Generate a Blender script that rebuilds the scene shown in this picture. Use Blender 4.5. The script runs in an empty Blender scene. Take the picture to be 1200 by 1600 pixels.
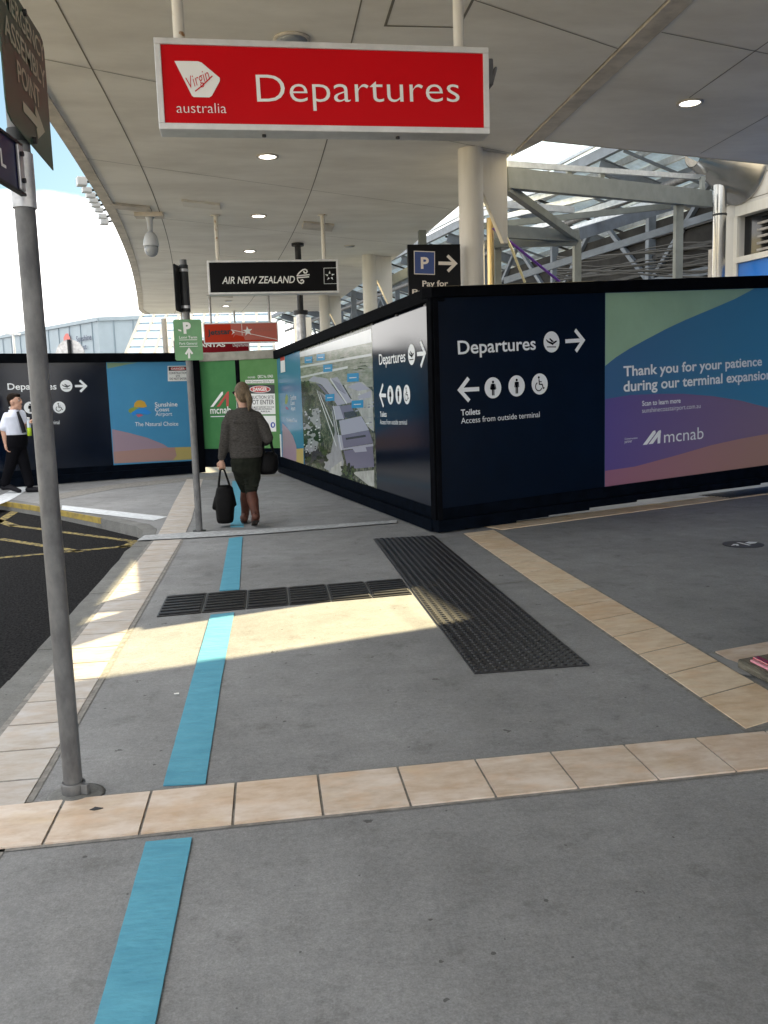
import bpy, math, random
from mathutils import Vector, Matrix
random.seed(7)
S = bpy.context.scene
C = S.collection
# ---------------------------------------------------------------- camera, sky, sun, exposure
FPX = 1357.9
YAW, PITCH, ROLL, CH = 0.129146, 0.135797, -0.0316304, 1.42
def _basis():
    cy, sy, cp, sp = math.cos(YAW), math.sin(YAW), math.cos(PITCH), math.sin(PITCH)
    f = Vector((sy*cp, cy*cp, -sp)); r = Vector((cy, -sy, 0)); u = r.cross(f)
    c, s = math.cos(ROLL), math.sin(ROLL)
    return c*r + s*u, -s*r + c*u, f
CR, CU, CF = _basis()
CAM = Vector((0, 0, CH))
cd = bpy.data.cameras.new('camera'); cam = bpy.data.objects.new('camera', cd); C.objects.link(cam)
cd.sensor_fit = 'VERTICAL'; cd.sensor_height = 36; cd.sensor_width = 27; cd.lens = FPX/1600*36
cd.clip_start = .05; cd.clip_end = 3000
m = Matrix((CR, CU, -CF)).transposed().to_4x4(); m.translation = CAM
cam.matrix_world = m; S.camera = cam

SUN = Vector((1.02, 1.26, 1.0)).normalized()          # towards the sun
w = bpy.data.worlds.new('World'); S.world = w; w.use_nodes = True
nt = w.node_tree; N = nt.nodes; LK = nt.links
bg = N['Background']
sky = N.new('ShaderNodeTexSky'); sky.sky_type = 'NISHITA'; sky.sun_disc = False
sky.sun_elevation = math.asin(SUN.z); sky.sun_rotation = math.atan2(SUN.x, SUN.y)
sky.dust_density = 1.5
tc = N.new('ShaderNodeTexCoord'); mp = N.new('ShaderNodeMapping'); mp.inputs['Scale'].default_value = (1, 1, 2.2)
nz = N.new('ShaderNodeTexNoise'); nz.inputs['Scale'].default_value = 2.3; nz.inputs['Detail'].default_value = 9; nz.inputs['Roughness'].default_value = .55
rp = N.new('ShaderNodeValToRGB'); rp.color_ramp.elements[0].position = .47; rp.color_ramp.elements[1].position = .6
mx = N.new('ShaderNodeMixRGB'); mx.inputs[2].default_value = (13.5, 13.2, 12.8, 1)
LK.new(tc.outputs['Generated'], mp.inputs[0]); LK.new(mp.outputs[0], nz.inputs['Vector'])
sep = N.new('ShaderNodeSeparateXYZ'); LK.new(tc.outputs['Generated'], sep.inputs[0])
lowc = N.new('ShaderNodeValToRGB'); _e = lowc.color_ramp.elements; _e[0].position = .165; _e[0].color = (.72,.72,.72,1); _e[1].position = .65; _e[1].color = (.58,.58,.58,1)
for _p, _v in ((.232,.31),(.42,.31),(.5,.5)): _k = _e.new(_p); _k.color = (_v,_v,_v,1)
LK.new(sep.outputs[2], lowc.inputs[0])                       # more cloud low over the horizon and overhead
subc = N.new('ShaderNodeMath'); subc.operation = 'SUBTRACT'; subc.inputs[1].default_value = .5; LK.new(lowc.outputs[0], subc.inputs[0]); lowc = subc
addc = N.new('ShaderNodeMath'); addc.operation = 'ADD'; LK.new(nz.outputs[0], addc.inputs[0]); LK.new(lowc.outputs[0], addc.inputs[1])
tint = N.new('ShaderNodeMixRGB'); tint.blend_type = 'MULTIPLY'; tint.inputs[0].default_value = 1; tint.inputs[2].default_value = (.6,.68,.62,1); LK.new(sky.outputs[0], tint.inputs[1])
LK.new(addc.outputs[0], rp.inputs[0]); LK.new(rp.outputs[0], mx.inputs[0]); LK.new(tint.outputs[0], mx.inputs[1])
LK.new(mx.outputs[0], bg.inputs[0]); bg.inputs[1].default_value = .075
sl = bpy.data.lights.new('sun', 'SUN'); sl.energy = 5.0; sl.angle = math.radians(.45); sl.color = (1, .83, .48)
so = bpy.data.objects.new('sun', sl); C.objects.link(so); so.rotation_euler = SUN.to_track_quat('Z', 'Y').to_euler()
S.view_settings.view_transform = 'Standard'; S.view_settings.look = 'None'
S.view_settings.exposure = 1.9; S.view_settings.gamma = 1
S.render.engine = 'CYCLES'
S.cycles.max_bounces = 8; S.cycles.diffuse_bounces = 5; S.cycles.glossy_bounces = 4

# ---------------------------------------------------------------- pixel helpers (photograph 1200 x 1600)
def ray(x, y): return CR*((x-600)/FPX) - CU*((y-800)/FPX) + CF
def at(x, y, Y): r = ray(x, y); return CAM + r*(Y/r.y)
def gp(x, y, z=0.): r = ray(x, y); return CAM + r*((z-CH)/r.z)
class PL:
    """vertical plane through two ground points; u runs along it, v is height, w is outwards to the viewer"""
    def __init__(s, a, b):
        s.o = Vector((a[0], a[1], 0)); d = Vector((b[0]-a[0], b[1]-a[1], 0)); s.L = d.length; s.d = d.normalized()
        s.n = Vector((s.d.y, -s.d.x, 0))
    def uv(s, x, y):
        r = ray(x, y); t = (s.o-CAM).dot(s.n)/r.dot(s.n); p = CAM + r*t
        return Vector(((p-s.o).dot(s.d), p.z))
    def P(s, u, v, w=0.): return s.o + s.d*u + Vector((0, 0, v)) + s.n*w
class HP:
    """horizontal plane at height z; u = x, v = y, w = up"""
    def __init__(s, z=0., ang=0.): s.z = z
    def uv(s, x, y): p = gp(x, y, s.z); return Vector((p.x, p.y))
    def P(s, u, v, w=0.): return Vector((u, v, s.z+w))

# ---------------------------------------------------------------- mesh helpers
class MB:
    def __init__(s): s.v = []; s.f = []; s.m = []; s.sm = []
    def add(s, vs, fs, mi=0, smooth=False):
        b = len(s.v); s.v += [Vector(q) for q in vs]
        for f in fs: s.f.append([b+i for i in f]); s.m.append(mi); s.sm.append(smooth)
        return s
    def box(s, lo, hi, mi=0):
        x0, y0, z0 = lo; x1, y1, z1 = hi
        return s.add([(x0,y0,z0),(x1,y0,z0),(x1,y1,z0),(x0,y1,z0),(x0,y0,z1),(x1,y0,z1),(x1,y1,z1),(x0,y1,z1)],
              [(0,3,2,1),(4,5,6,7),(0,1,5,4),(1,2,6,5),(2,3,7,6),(3,0,4,7)], mi)
    def prism(s, pts, off, mi=0):
        """closed prism from a polygon (list of points) and an offset vector"""
        off = Vector(off); n = len(pts); a = [Vector(p) for p in pts]
        return s.add(a + [p+off for p in a], [list(range(n))[::-1], list(range(n, 2*n))] + [(i, (i+1) % n, n+(i+1) % n, n+i) for i in range(n)], mi)
    def plate(s, pl, uvs, w0, w1, mi=0):
        return s.prism([pl.P(u, v, w0) for u, v in uvs], pl.P(0, 0, w1)-pl.P(0, 0, w0), mi)
    def rect(s, pl, u0, v0, u1, v1, w0, w1, mi=0):
        return s.plate(pl, [(u0,v0),(u1,v0),(u1,v1),(u0,v1)], w0, w1, mi)
    def face(s, pl, uvs, w, mi=0):
        return s.add([pl.P(u, v, w) for u, v in uvs], [list(range(len(uvs)))], mi)
    def beam(s, a, b, w, h, up=(0,0,1), mi=0):
        a, b = Vector(a), Vector(b); d = (b-a).normalized(); up = Vector(up)
        x = d.cross(up)
        if x.length < 1e-4: x = d.cross(Vector((0, 1, 0)))
        x.normalize(); y = x.cross(d)
        q = [a+x*i*w/2+y*j*h/2 for i, j in ((-1,-1),(1,-1),(1,1),(-1,1))]
        return s.prism(q, b-a, mi)
    def ibeam(s, a, b, w, h, t=.014):
        a, b = Vector(a), Vector(b); d = (b-a).normalized(); x = d.cross(Vector((0,0,1))).normalized(); y = x.cross(d)
        s.beam(a, b, t, h-2*t); s.beam(a+y*(h/2-t/2), b+y*(h/2-t/2), w, t); return s.beam(a-y*(h/2-t/2), b-y*(h/2-t/2), w, t)
    def cyl(s, a, b, r0, r1=None, n=20, mi=0, caps=True):
        r1 = r0 if r1 is None else r1
        return s.tube([a, b], [r0, r1], n, mi, caps)
    def tube(s, pts, rs, n=10, mi=0, caps=True):
        pts = [Vector(p) for p in pts]
        if not isinstance(rs, (list, tuple)): rs = [rs]*len(pts)
        vs = []; px = None
        for i, p in enumerate(pts):
            d = (pts[min(i+1, len(pts)-1)] - pts[max(i-1, 0)]).normalized()
            if px is None: px = d.orthogonal().normalized()
            px = (px - d*px.dot(d)).normalized(); py = d.cross(px)
            vs += [p + (px*math.cos(2*math.pi*k/n) + py*math.sin(2*math.pi*k/n))*rs[i] for k in range(n)]
        fs = [(i*n+k, i*n+(k+1) % n, (i+1)*n+(k+1) % n, (i+1)*n+k) for i in range(len(pts)-1) for k in range(n)]
        s.add(vs, fs, mi, True)
        if caps:
            L = (len(pts)-1)*n
            s.add(vs[:n], [list(range(n))[::-1]], mi); s.add(vs[L:], [list(range(n))], mi)
        return s
    def loft(s, rings, mi=0, smooth=True):
        """rings: (centre, half-axis vector, half-axis vector); closed ends"""
        n = 20; vs = []
        for c, a, b in rings:
            c, a, b = Vector(c), Vector(a), Vector(b)
            vs += [c + a*math.cos(2*math.pi*k/n) + b*math.sin(2*math.pi*k/n) for k in range(n)]
        L = len(rings)
        fs = [(i*n+k, i*n+(k+1) % n, (i+1)*n+(k+1) % n, (i+1)*n+k) for i in range(L-1) for k in range(n)]
        fs += [list(range(n))[::-1], list(range((L-1)*n, L*n))]
        return s.add(vs, fs, mi, smooth)
    def ball(s, c, a, b=None, h=None, n=14, mi=0):
        """ellipsoid with three half-axis vectors (or radii)"""
        c = Vector(c)
        if b is None: a, b, h = Vector((a,0,0)), Vector((0,a,0)), Vector((0,0,a))
        elif not hasattr(a, '__len__'): a, b, h = Vector((a,0,0)), Vector((0,b,0)), Vector((0,0,h))
        else: a, b, h = Vector(a), Vector(b), Vector(h)
        return s.loft([(c + h*-math.cos(math.pi*(i+.15)/(n+.3)), a*math.sin(math.pi*(i+.15)/(n+.3)), b*math.sin(math.pi*(i+.15)/(n+.3))) for i in range(n+1)], mi)
    def lathe(s, base, prof, n=28, mi=0):
        base = Vector(base)
        return s.loft([(base+Vector((0,0,z)), Vector((r,0,0)), Vector((0,r,0))) for r, z in prof], mi)
    def limb(s, pts, rs):
        """capsule chain for the sculpted figures (merged later by a voxel remesh)"""
        pts = [Vector(p) for p in pts]
        for i in range(len(pts)-1): s.tube([pts[i], pts[i+1]], [rs[i], rs[i+1]], 12)
        for p, r in zip(pts, rs): s.ball(p, r, n=8)
        return s
    def stroke(s, pl, pts, wd, w, mi=0, closed=False, th=.0):
        """flat ribbon of width wd through uv points, mitred"""
        pts = [Vector(p) for p in pts]; n = len(pts); L = []; Rr = []
        for i in range(n):
            if closed: a, b = pts[i-1], pts[(i+1) % n]
            else: a, b = pts[max(i-1, 0)], pts[min(i+1, n-1)]
            p = pts[i]; d1 = (p-a); d2 = (b-p)
            if d1.length < 1e-9: d1 = d2
            if d2.length < 1e-9: d2 = d1
            d1.normalize(); d2.normalize(); t = (d1+d2)
            if t.length < 1e-6: t = d1.copy()
            t.normalize(); nn = Vector((-t.y, t.x)); k = 1/max(.35, nn.dot(Vector((-d1.y, d1.x))))
            ww = wd[i] if isinstance(wd, (list, tuple)) else wd
            L.append(p+nn*ww/2*k); Rr.append(p-nn*ww/2*k)
        for i in range(n if closed else n-1):
            j = (i+1) % n
            s.face(pl, [Rr[i], Rr[j], L[j], L[i]], w, mi)
        return s
    def disc(s, pl, c, r, w, mi=0, n=40, ry=None):
        return s.face(pl, [(c[0]+r*math.cos(2*math.pi*k/n), c[1]+(ry or r)*math.sin(2*math.pi*k/n)) for k in range(n)], w, mi)
def root_of(o):
    while o.parent: o = o.parent
    return o
def link(me, name, mats, parent=None):
    o = bpy.data.objects.new(name, me); C.objects.link(o)
    for q in (mats if isinstance(mats, (list, tuple)) else [mats]): me.materials.append(q)
    if parent is not None: o.parent = parent
    return o
def obj(name, mb, mats, parent=None, bevel=0., recalc=True):
    me = bpy.data.meshes.new(name)
    off = root_of(parent).location if parent is not None else Vector((0,0,0))
    me.from_pydata([v-off for v in mb.v], [], mb.f)
    me.polygons.foreach_set('material_index', mb.m); me.polygons.foreach_set('use_smooth', mb.sm)
    me.update()
    o = link(me, name, mats, parent)
    if bevel:
        b = o.modifiers.new('bevel', 'BEVEL'); b.width = bevel; b.segments = 2; b.limit_method = 'ANGLE'
    return o
def sculpt(name, mb, mats, parent, voxel=.008, smooth=4, factor=.5):
    """one continuous surface from overlapping closed shapes"""
    o = obj(name, mb, [], parent)
    r = o.modifiers.new('r', 'REMESH'); r.mode = 'VOXEL'; r.voxel_size = voxel
    q = o.modifiers.new('s', 'SMOOTH'); q.iterations = smooth; q.factor = factor
    dg = bpy.context.evaluated_depsgraph_get(); me = bpy.data.meshes.new_from_object(o.evaluated_get(dg))
    o.modifiers.clear(); o.data = me
    me.polygons.foreach_set('use_smooth', [True]*len(me.polygons)); me.materials.clear()
    for k in (mats if isinstance(mats, (list, tuple)) else [mats]): me.materials.append(k)
    return o
def tag(o, label, cat, group=None):
    o['label'] = label; o['category'] = cat
    if group: o['group'] = group
    return o
def thing(name, label, cat, loc=(0,0,0), group=None):
    o = bpy.data.objects.new(name, None); C.objects.link(o); o.location = loc; o.empty_display_size = .1
    return tag(o, label, cat, group)
def struct(o): o['kind'] = 'structure'; return o
def copy_tree(o, loc, parent=None):
    c = o.copy(); C.objects.link(c); c.parent = parent
    if loc is not None: c.location = loc
    for ch in o.children: copy_tree(ch, None, c)
    return c
_tc = {}
def text_mesh(s, bold=0., shear=0., space=1.):
    k = (s, bold, shear, space)
    if k not in _tc:
        cu = bpy.data.curves.new('t', 'FONT'); cu.body = s; cu.offset = bold; cu.shear = shear; cu.space_character = space; cu.resolution_u = 4
        o = bpy.data.objects.new('t', cu); C.objects.link(o)
        dg = bpy.context.evaluated_depsgraph_get(); me = bpy.data.meshes.new_from_object(o.evaluated_get(dg))
        _tc[k] = ([v.co.copy() for v in me.vertices], [list(p.vertices) for p in me.polygons])
        bpy.data.objects.remove(o); bpy.data.curves.remove(cu); bpy.data.meshes.remove(me)
    return _tc[k]
def put_text(mb, pl, s, L, R, T, w, bold=0., shear=0., space=1., mi=0, is_uv=False):
    """text with baseline L -> R and the top of its tallest glyph at T (photo pixels, or uv)"""
    vs, fs = text_mesh(s, bold, shear, space)
    a, b, t = (Vector(L), Vector(R), Vector(T)) if is_uv else (pl.uv(*L), pl.uv(*R), pl.uv(*T))
    d = b-a; ln = d.length; d.normalize(); nn = Vector((-d.y, d.x)); h = (t-a).dot(nn)
    x0 = min(v.x for v in vs); x1 = max(v.x for v in vs); y1 = max(v.y for v in vs)
    out = []
    for v in vs:
        q = a + d*((v.x-x0)/(x1-x0)*ln) + nn*(v.y/y1*h); out.append(pl.P(q.x, q.y, w))
    return mb.add(out, fs, mi)
def lettering(pl, s, L, R, T, mt, parent, w=.005, name='lettering', **k):
    mb = MB(); put_text(mb, pl, s, L, R, T, w, **k); return obj(name, mb, mt, parent)

# ---------------------------------------------------------------- materials
def mat(name, col, rough=.6, metal=0., var=.0, scale=6., bump=0., bscale=None, col2=None, spec=.5, coat=0., emit=0., stretch=(1,1,1), detail=6., lo=.35, hi=.65):
    mt = bpy.data.materials.new(name); mt.use_nodes = True; t = mt.node_tree; n = t.nodes; l = t.links
    b = n['Principled BSDF']; col = tuple(col)+(1,)
    b.inputs['Base Color'].default_value = col; b.inputs['Roughness'].default_value = rough; b.inputs['Metallic'].default_value = metal
    b.inputs['Specular IOR Level'].default_value = spec; b.inputs['Coat Weight'].default_value = coat; b.inputs['Coat Roughness'].default_value = .08
    if emit: b.inputs['Emission Color'].default_value = col; b.inputs['Emission Strength'].default_value = emit
    if var or col2 or bump:
        tcn = n.new('ShaderNodeTexCoord'); mpn = n.new('ShaderNodeMapping'); mpn.inputs['Scale'].default_value = stretch
        l.new(tcn.outputs['Object'], mpn.inputs[0])
        nz = n.new('ShaderNodeTexNoise'); nz.inputs['Scale'].default_value = scale; nz.inputs['Detail'].default_value = detail; nz.inputs['Roughness'].default_value = .62
        l.new(mpn.outputs[0], nz.inputs['Vector'])
        if var or col2:
            rp = n.new('ShaderNodeValToRGB'); e = rp.color_ramp.elements
            c2 = tuple(col2)+(1,) if col2 else tuple(min(1, c*(1+var)) for c in col[:3])+(1,)
            c1 = col if col2 else tuple(c*(1-var) for c in col[:3])+(1,)
            e[0].position = lo; e[0].color = c1; e[1].position = hi; e[1].color = c2
            l.new(nz.outputs[0], rp.inputs[0]); l.new(rp.outputs[0], b.inputs['Base Color'])
        if bump:
            n2 = n.new('ShaderNodeTexNoise'); n2.inputs['Scale'].default_value = bscale or scale*4; n2.inputs['Detail'].default_value = 5
            l.new(mpn.outputs[0], n2.inputs['Vector'])
            bp = n.new('ShaderNodeBump'); bp.inputs['Strength'].default_value = bump; bp.inputs['Distance'].default_value = .01
            l.new(n2.outputs[0], bp.inputs['Height']); l.new(bp.outputs[0], b.inputs['Normal'])
    return mt
def concrete(name, base=(.298,.302,.308), dark=(.185,.186,.188)):
    mt = bpy.data.materials.new(name); mt.use_nodes = True; t = mt.node_tree; n = t.nodes; l = t.links; b = n['Principled BSDF']
    tcn = n.new('ShaderNodeTexCoord')
    def noise(sc, det, ro=.6, vec=None):
        q = n.new('ShaderNodeTexNoise'); q.inputs['Scale'].default_value = sc; q.inputs['Detail'].default_value = det; q.inputs['Roughness'].default_value = ro
        l.new(vec or tcn.outputs['Object'], q.inputs['Vector']); return q.outputs[0]
    def ramp(v, stops):
        q = n.new('ShaderNodeValToRGB'); e = q.color_ramp.elements
        e[0].position, e[0].color = stops[0][0], tuple(stops[0][1])+(1,); e[1].position, e[1].color = stops[-1][0], tuple(stops[-1][1])+(1,)
        for p, c in stops[1:-1]: k = e.new(p); k.color = tuple(c)+(1,)
        l.new(v, q.inputs[0]); return q.outputs[0]
    def mixc(f, a, c, bt='MIX'):
        q = n.new('ShaderNodeMixRGB'); q.blend_type = bt
        if isinstance(f, float): q.inputs[0].default_value = f
        else: l.new(f, q.inputs[0])
        l.new(a, q.inputs[1]); l.new(c, q.inputs[2]); return q.outputs[0]
    big = ramp(noise(.8, 10, .68), [(.3, dark), (.66, base)])
    mid = ramp(noise(6, 9, .72), [(.28, (.84,.84,.84)), (.72, (1.1,1.1,1.1))])
    fine = ramp(noise(150, 3, .75), [(.28, (.7,.7,.7)), (.72, (1.26,1.26,1.26))])
    grain = ramp(noise(48, 6, .75), [(.3, (.8,.8,.8)), (.7, (1.16,1.16,1.16))])
    c = mixc(1., big, mid, 'MULTIPLY'); c = mixc(.85, c, fine, 'MULTIPLY'); c = mixc(.9, c, grain, 'MULTIPLY')
    def specks(sc, r0, r1, keep, depth):
        vo = n.new('ShaderNodeTexVoronoi'); vo.voronoi_dimensions = '2D'; vo.inputs['Scale'].default_value = sc
        wv = n.new('ShaderNodeMixRGB'); wv.inputs[0].default_value = .035/sc*3; l.new(tcn.outputs['Object'], wv.inputs[1])
        q = n.new('ShaderNodeTexNoise'); q.inputs['Scale'].default_value = 40; l.new(tcn.outputs['Object'], q.inputs['Vector']); l.new(q.outputs['Color'], wv.inputs[2]); l.new(wv.outputs[0], vo.inputs['Vector'])
        sp = n.new('ShaderNodeSeparateColor'); l.new(vo.outputs['Color'], sp.inputs[0])
        gt = n.new('ShaderNodeMath'); gt.operation = 'LESS_THAN'; gt.inputs[1].default_value = keep; l.new(sp.outputs[0], gt.inputs[0])
        rs = n.new('ShaderNodeMath'); rs.operation = 'MULTIPLY_ADD'; rs.inputs[1].default_value = r1-r0; rs.inputs[2].default_value = r0; l.new(sp.outputs[1], rs.inputs[0])
        lt = n.new('ShaderNodeMath'); lt.operation = 'LESS_THAN'; l.new(vo.outputs['Distance'], lt.inputs[0]); l.new(rs.outputs[0], lt.inputs[1])
        mu = n.new('ShaderNodeMath'); mu.operation = 'MULTIPLY'; l.new(gt.outputs[0], mu.inputs[0]); l.new(lt.outputs[0], mu.inputs[1])
        m2 = n.new('ShaderNodeMath'); m2.operation = 'MULTIPLY'; m2.inputs[1].default_value = depth; l.new(mu.outputs[0], m2.inputs[0])
        return m2.outputs[0]
    dk = n.new('ShaderNodeRGB'); dk.outputs[0].default_value = (.035,.034,.032,1)
    c = mixc(specks(6, .01, .045, .3, .7), c, dk.outputs[0])
    c = mixc(specks(1.5, .008, .022, .5, .7), c, dk.outputs[0])
    st = ramp(noise(4.3, 12, .72), [(.55, (1,1,1)), (.68, (.62,.61,.6))])
    c = mixc(.8, c, st, 'MULTIPLY')
    mpn = n.new('ShaderNodeMapping'); mpn.inputs['Scale'].default_value = (1.3, .35, 1); mpn.inputs['Rotation'].default_value = (0,0,.4); l.new(tcn.outputs['Object'], mpn.inputs[0])
    wh = ramp(noise(5., 12, .8, mpn.outputs[0]), [(.66, (0,0,0)), (.8, (.3,.3,.3))])
    wc = n.new('ShaderNodeRGB'); wc.outputs[0].default_value = (.45,.46,.47,1)
    c = mixc(wh, c, wc.outputs[0])
    l.new(c, b.inputs['Base Color'])
    rr = ramp(noise(4, 5), [(.3, (.6,.6,.6)), (.7, (.85,.85,.85))]); l.new(rr, b.inputs['Roughness'])
    bp = n.new('ShaderNodeBump'); bp.inputs['Strength'].default_value = .25; bp.inputs['Distance'].default_value = .006
    l.new(noise(90, 6, .7), bp.inputs['Height']); l.new(bp.outputs[0], b.inputs['Normal'])
    return mt
def tiles_mat(name, cols, rough=.55):
    mt = bpy.data.materials.new(name); mt.use_nodes = True; t = mt.node_tree; n = t.nodes; l = t.links; b = n['Principled BSDF']
    g = n.new('ShaderNodeNewGeometry'); rp = n.new('ShaderNodeValToRGB'); e = rp.color_ramp.elements
    for i, c in enumerate(cols):
        p = i/(len(cols)-1)
        k = e[0] if i == 0 else (e[1] if i == len(cols)-1 else e.new(p)); k.position = p; k.color = tuple(c)+(1,)
    l.new(g.outputs['Random Per Island'], rp.inputs[0])
    tcn = n.new('ShaderNodeTexCoord'); mpn = n.new('ShaderNodeMapping'); mpn.inputs['Scale'].default_value = (2.2, 5, 1); l.new(tcn.outputs['Object'], mpn.inputs[0])
    nz = n.new('ShaderNodeTexNoise'); nz.inputs['Scale'].default_value = 3.2; nz.inputs['Detail'].default_value = 9; nz.inputs['Roughness'].default_value = .7; l.new(mpn.outputs[0], nz.inputs['Vector'])
    r2 = n.new('ShaderNodeValToRGB'); r2.color_ramp.elements[0].position = .3; r2.color_ramp.elements[0].color = (.78,.68,.58,1); r2.color_ramp.elements[1].position = .66; r2.color_ramp.elements[1].color = (1.06,1.08,1.12,1)
    l.new(nz.outputs[0], r2.inputs[0])
    mm = n.new('ShaderNodeMixRGB'); mm.blend_type = 'MULTIPLY'; mm.inputs[0].default_value = 1; l.new(rp.outputs[0], mm.inputs[1]); l.new(r2.outputs[0], mm.inputs[2])
    def patch(src, sc, seed, col, lo, hi, k):
        m_ = n.new('ShaderNodeMapping'); m_.inputs['Location'].default_value = (seed, seed*.7, 0); m_.inputs['Scale'].default_value = (1, 1.8, 1); l.new(tcn.outputs['Object'], m_.inputs[0])
        q = n.new('ShaderNodeTexNoise'); q.inputs['Scale'].default_value = sc; q.inputs['Detail'].default_value = 8; q.inputs['Roughness'].default_value = .65; l.new(m_.outputs[0], q.inputs['Vector'])
        r_ = n.new('ShaderNodeMapRange'); r_.inputs['From Min'].default_value = lo; r_.inputs['From Max'].default_value = hi; r_.inputs['To Max'].default_value = k; l.new(q.outputs[0], r_.inputs['Value'])
        x = n.new('ShaderNodeMixRGB'); l.new(r_.outputs[0], x.inputs[0]); l.new(src, x.inputs[1]); x.inputs[2].default_value = tuple(col)+(1,); return x.outputs[0]
    av = [sum(c[i] for c in cols)/len(cols) for i in range(3)]
    o_ = patch(mm.outputs[0], 3.5, 3., (av[0]*1.12, av[1]*1.18, av[2]*1.3), .48, .66, .8)
    o_ = patch(o_, 4.5, 11., (av[0]*.98, av[1]*.82, av[2]*.68), .52, .68, .55)
    o_ = patch(o_, 3., 23., (av[0]*1.0, av[1]*.95, av[2]*.75), .56, .72, .45)
    o_ = patch(o_, 30., 5., (av[0]*.55, av[1]*.5, av[2]*.45), .66, .74, .6)
    l.new(o_, b.inputs['Base Color']); b.inputs['Roughness'].default_value = rough
    bp = n.new('ShaderNodeBump'); bp.inputs['Strength'].default_value = .2; bp.inputs['Distance'].default_value = .004; l.new(nz.outputs[0], bp.inputs['Height']); l.new(bp.outputs[0], b.inputs['Normal'])
    return mt
def gradient_mat(name, c0, c1, p0, p1, rough=.35, axis=0):
    """printed colour blend between two world points along x (axis 0) or z (axis 2), part of the artwork"""
    mt = bpy.data.materials.new(name); mt.use_nodes = True; t = mt.node_tree; n = t.nodes; l = t.links; b = n['Principled BSDF']
    g = n.new('ShaderNodeNewGeometry'); sp = n.new('ShaderNodeSeparateXYZ'); l.new(g.outputs['Position'], sp.inputs[0])
    mr = n.new('ShaderNodeMapRange'); mr.inputs['From Min'].default_value = p0; mr.inputs['From Max'].default_value = p1; l.new(sp.outputs[axis], mr.inputs['Value'])
    mm = n.new('ShaderNodeMixRGB'); mm.inputs[1].default_value = tuple(c0)+(1,); mm.inputs[2].default_value = tuple(c1)+(1,); l.new(mr.outputs[0], mm.inputs[0])
    l.new(mm.outputs[0], b.inputs['Base Color']); b.inputs['Roughness'].default_value = rough
    return mt
M = {}
M['concrete'] = concrete('concrete'); M['kerb'] = concrete('kerb_concrete', (.2,.2,.19), (.11,.11,.105))
M['pale_concrete'] = mat('pale_concrete', (.55,.51,.44), .8, var=.12, scale=2)
M['pale_concrete_grey'] = mat('grey_patch', (.3,.3,.3), .85, var=.1, scale=8)
M['pale_joint'] = mat('pale_mortar', (.3,.31,.32), .85, col2=(.5,.52,.54), scale=22, bump=.5)
M['asphalt'] = mat('asphalt', (.006,.006,.007), .95, col2=(.034,.034,.035), scale=55, detail=9, bump=.8, bscale=90, spec=.03)
M['grout'] = mat('dark_grout', (.23,.22,.205), .9, var=.3, scale=20)
M['tile_beige'] = tiles_mat('beige_tiles', [(.66,.53,.41),(.72,.58,.46),(.68,.59,.48),(.74,.64,.53),(.62,.53,.44)])
M['tile_pale'] = tiles_mat('pale_tiles', [(.47,.43,.39),(.52,.48,.43),(.47,.42,.37),(.5,.47,.43)])
M['tile_sand'] = tiles_mat('sand_tiles', [(.68,.52,.35),(.74,.6,.43),(.66,.49,.32),(.74,.63,.47)])
M['blue_tape'] = mat('blue_tape', (.06,.275,.4), .65, col2=(.105,.385,.52), scale=6, stretch=(1,2.6,1), bump=.5, bscale=16, lo=.25, hi=.75, detail=10)
M['rubber'] = mat('black_rubber', (.012,.012,.015), .42, var=.5, scale=14, spec=.6)
M['yellow'] = mat('worn_yellow_paint', (.33,.25,.07), .85, col2=(.03,.028,.022), scale=22, lo=.4, hi=.6, detail=9)
M['white_paint'] = mat('worn_white_paint', (.62,.65,.68), .7, var=.15, scale=14)
M['soffit'] = mat('soffit_panels', (.70,.665,.60), .6, col2=(.86,.83,.765), scale=1.1, stretch=(.7,1.5,1), detail=10, lo=.3, hi=.62, bump=.04, bscale=5)
M['soffit_lip'] = mat('soffit_lip', (.55,.5,.43), .6, var=.2, scale=4)
M['joint'] = mat('dark_joint', (.2,.18,.145), .8)
M['column'] = mat('cream_column_paint', (.74,.70,.62), .45, col2=(.66,.61,.52), scale=2.5, stretch=(3,3,.5), lo=.5, hi=.75)
M['galv'] = mat('galvanised_steel', (.1,.1,.105), .55, .35, col2=(.19,.19,.19), scale=14, stretch=(1,1,.5), detail=9, bump=.08)
M['galv_light'] = mat('bright_galvanised', (.5,.5,.51), .4, .7, var=.25, scale=12)
M['alu'] = mat('aluminium_frame', (.68,.68,.68), .38, .5, var=.08, scale=9)
M['hanger'] = mat('rusty_white_hanger', (.66,.63,.56), .5, col2=(.3,.15,.05), scale=16, lo=.62, hi=.68)
M['red'] = mat('red_sign_face', (.56,.001,.006), .35, var=.03, scale=1.5, spec=.15)
M['black_face'] = mat('black_sign_face', (.004,.004,.005), .35, spec=.12)
M['orange'] = mat('orange_red_face', (.5,.03,.006), .3, spec=.15)
M['orange_pale'] = mat('pale_red_face', (.5,.13,.1), .3, spec=.3)
M['maroon'] = mat('maroon_face', (.17,.001,.006), .35, spec=.12)
M['white'] = mat('white_vinyl', (.82,.82,.8), .45)
M['greywhite'] = mat('soft_white_print', (.8,.83,.85), .5)
M['navy'] = mat('navy_panel', (.0012,.005,.014), .35, var=.12, scale=3, bump=.015, bscale=3, spec=.12)
M['navy_dull'] = mat('navy_trim', (.0022,.004,.008), .7, var=.4, scale=9, spec=.03)
M['black_trim'] = mat('black_cap_rail', (.003,.0035,.005), .8, var=.3, scale=8, spec=.03)
M['green_print'] = mat('sage_green_print', (.3,.46,.3), .35, var=.06, scale=2)
M['gate_green'] = mat('gate_green', (.03,.16,.05), .5, spec=.2, col2=(.06,.22,.07), scale=1.6, lo=.3, hi=.7)
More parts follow.
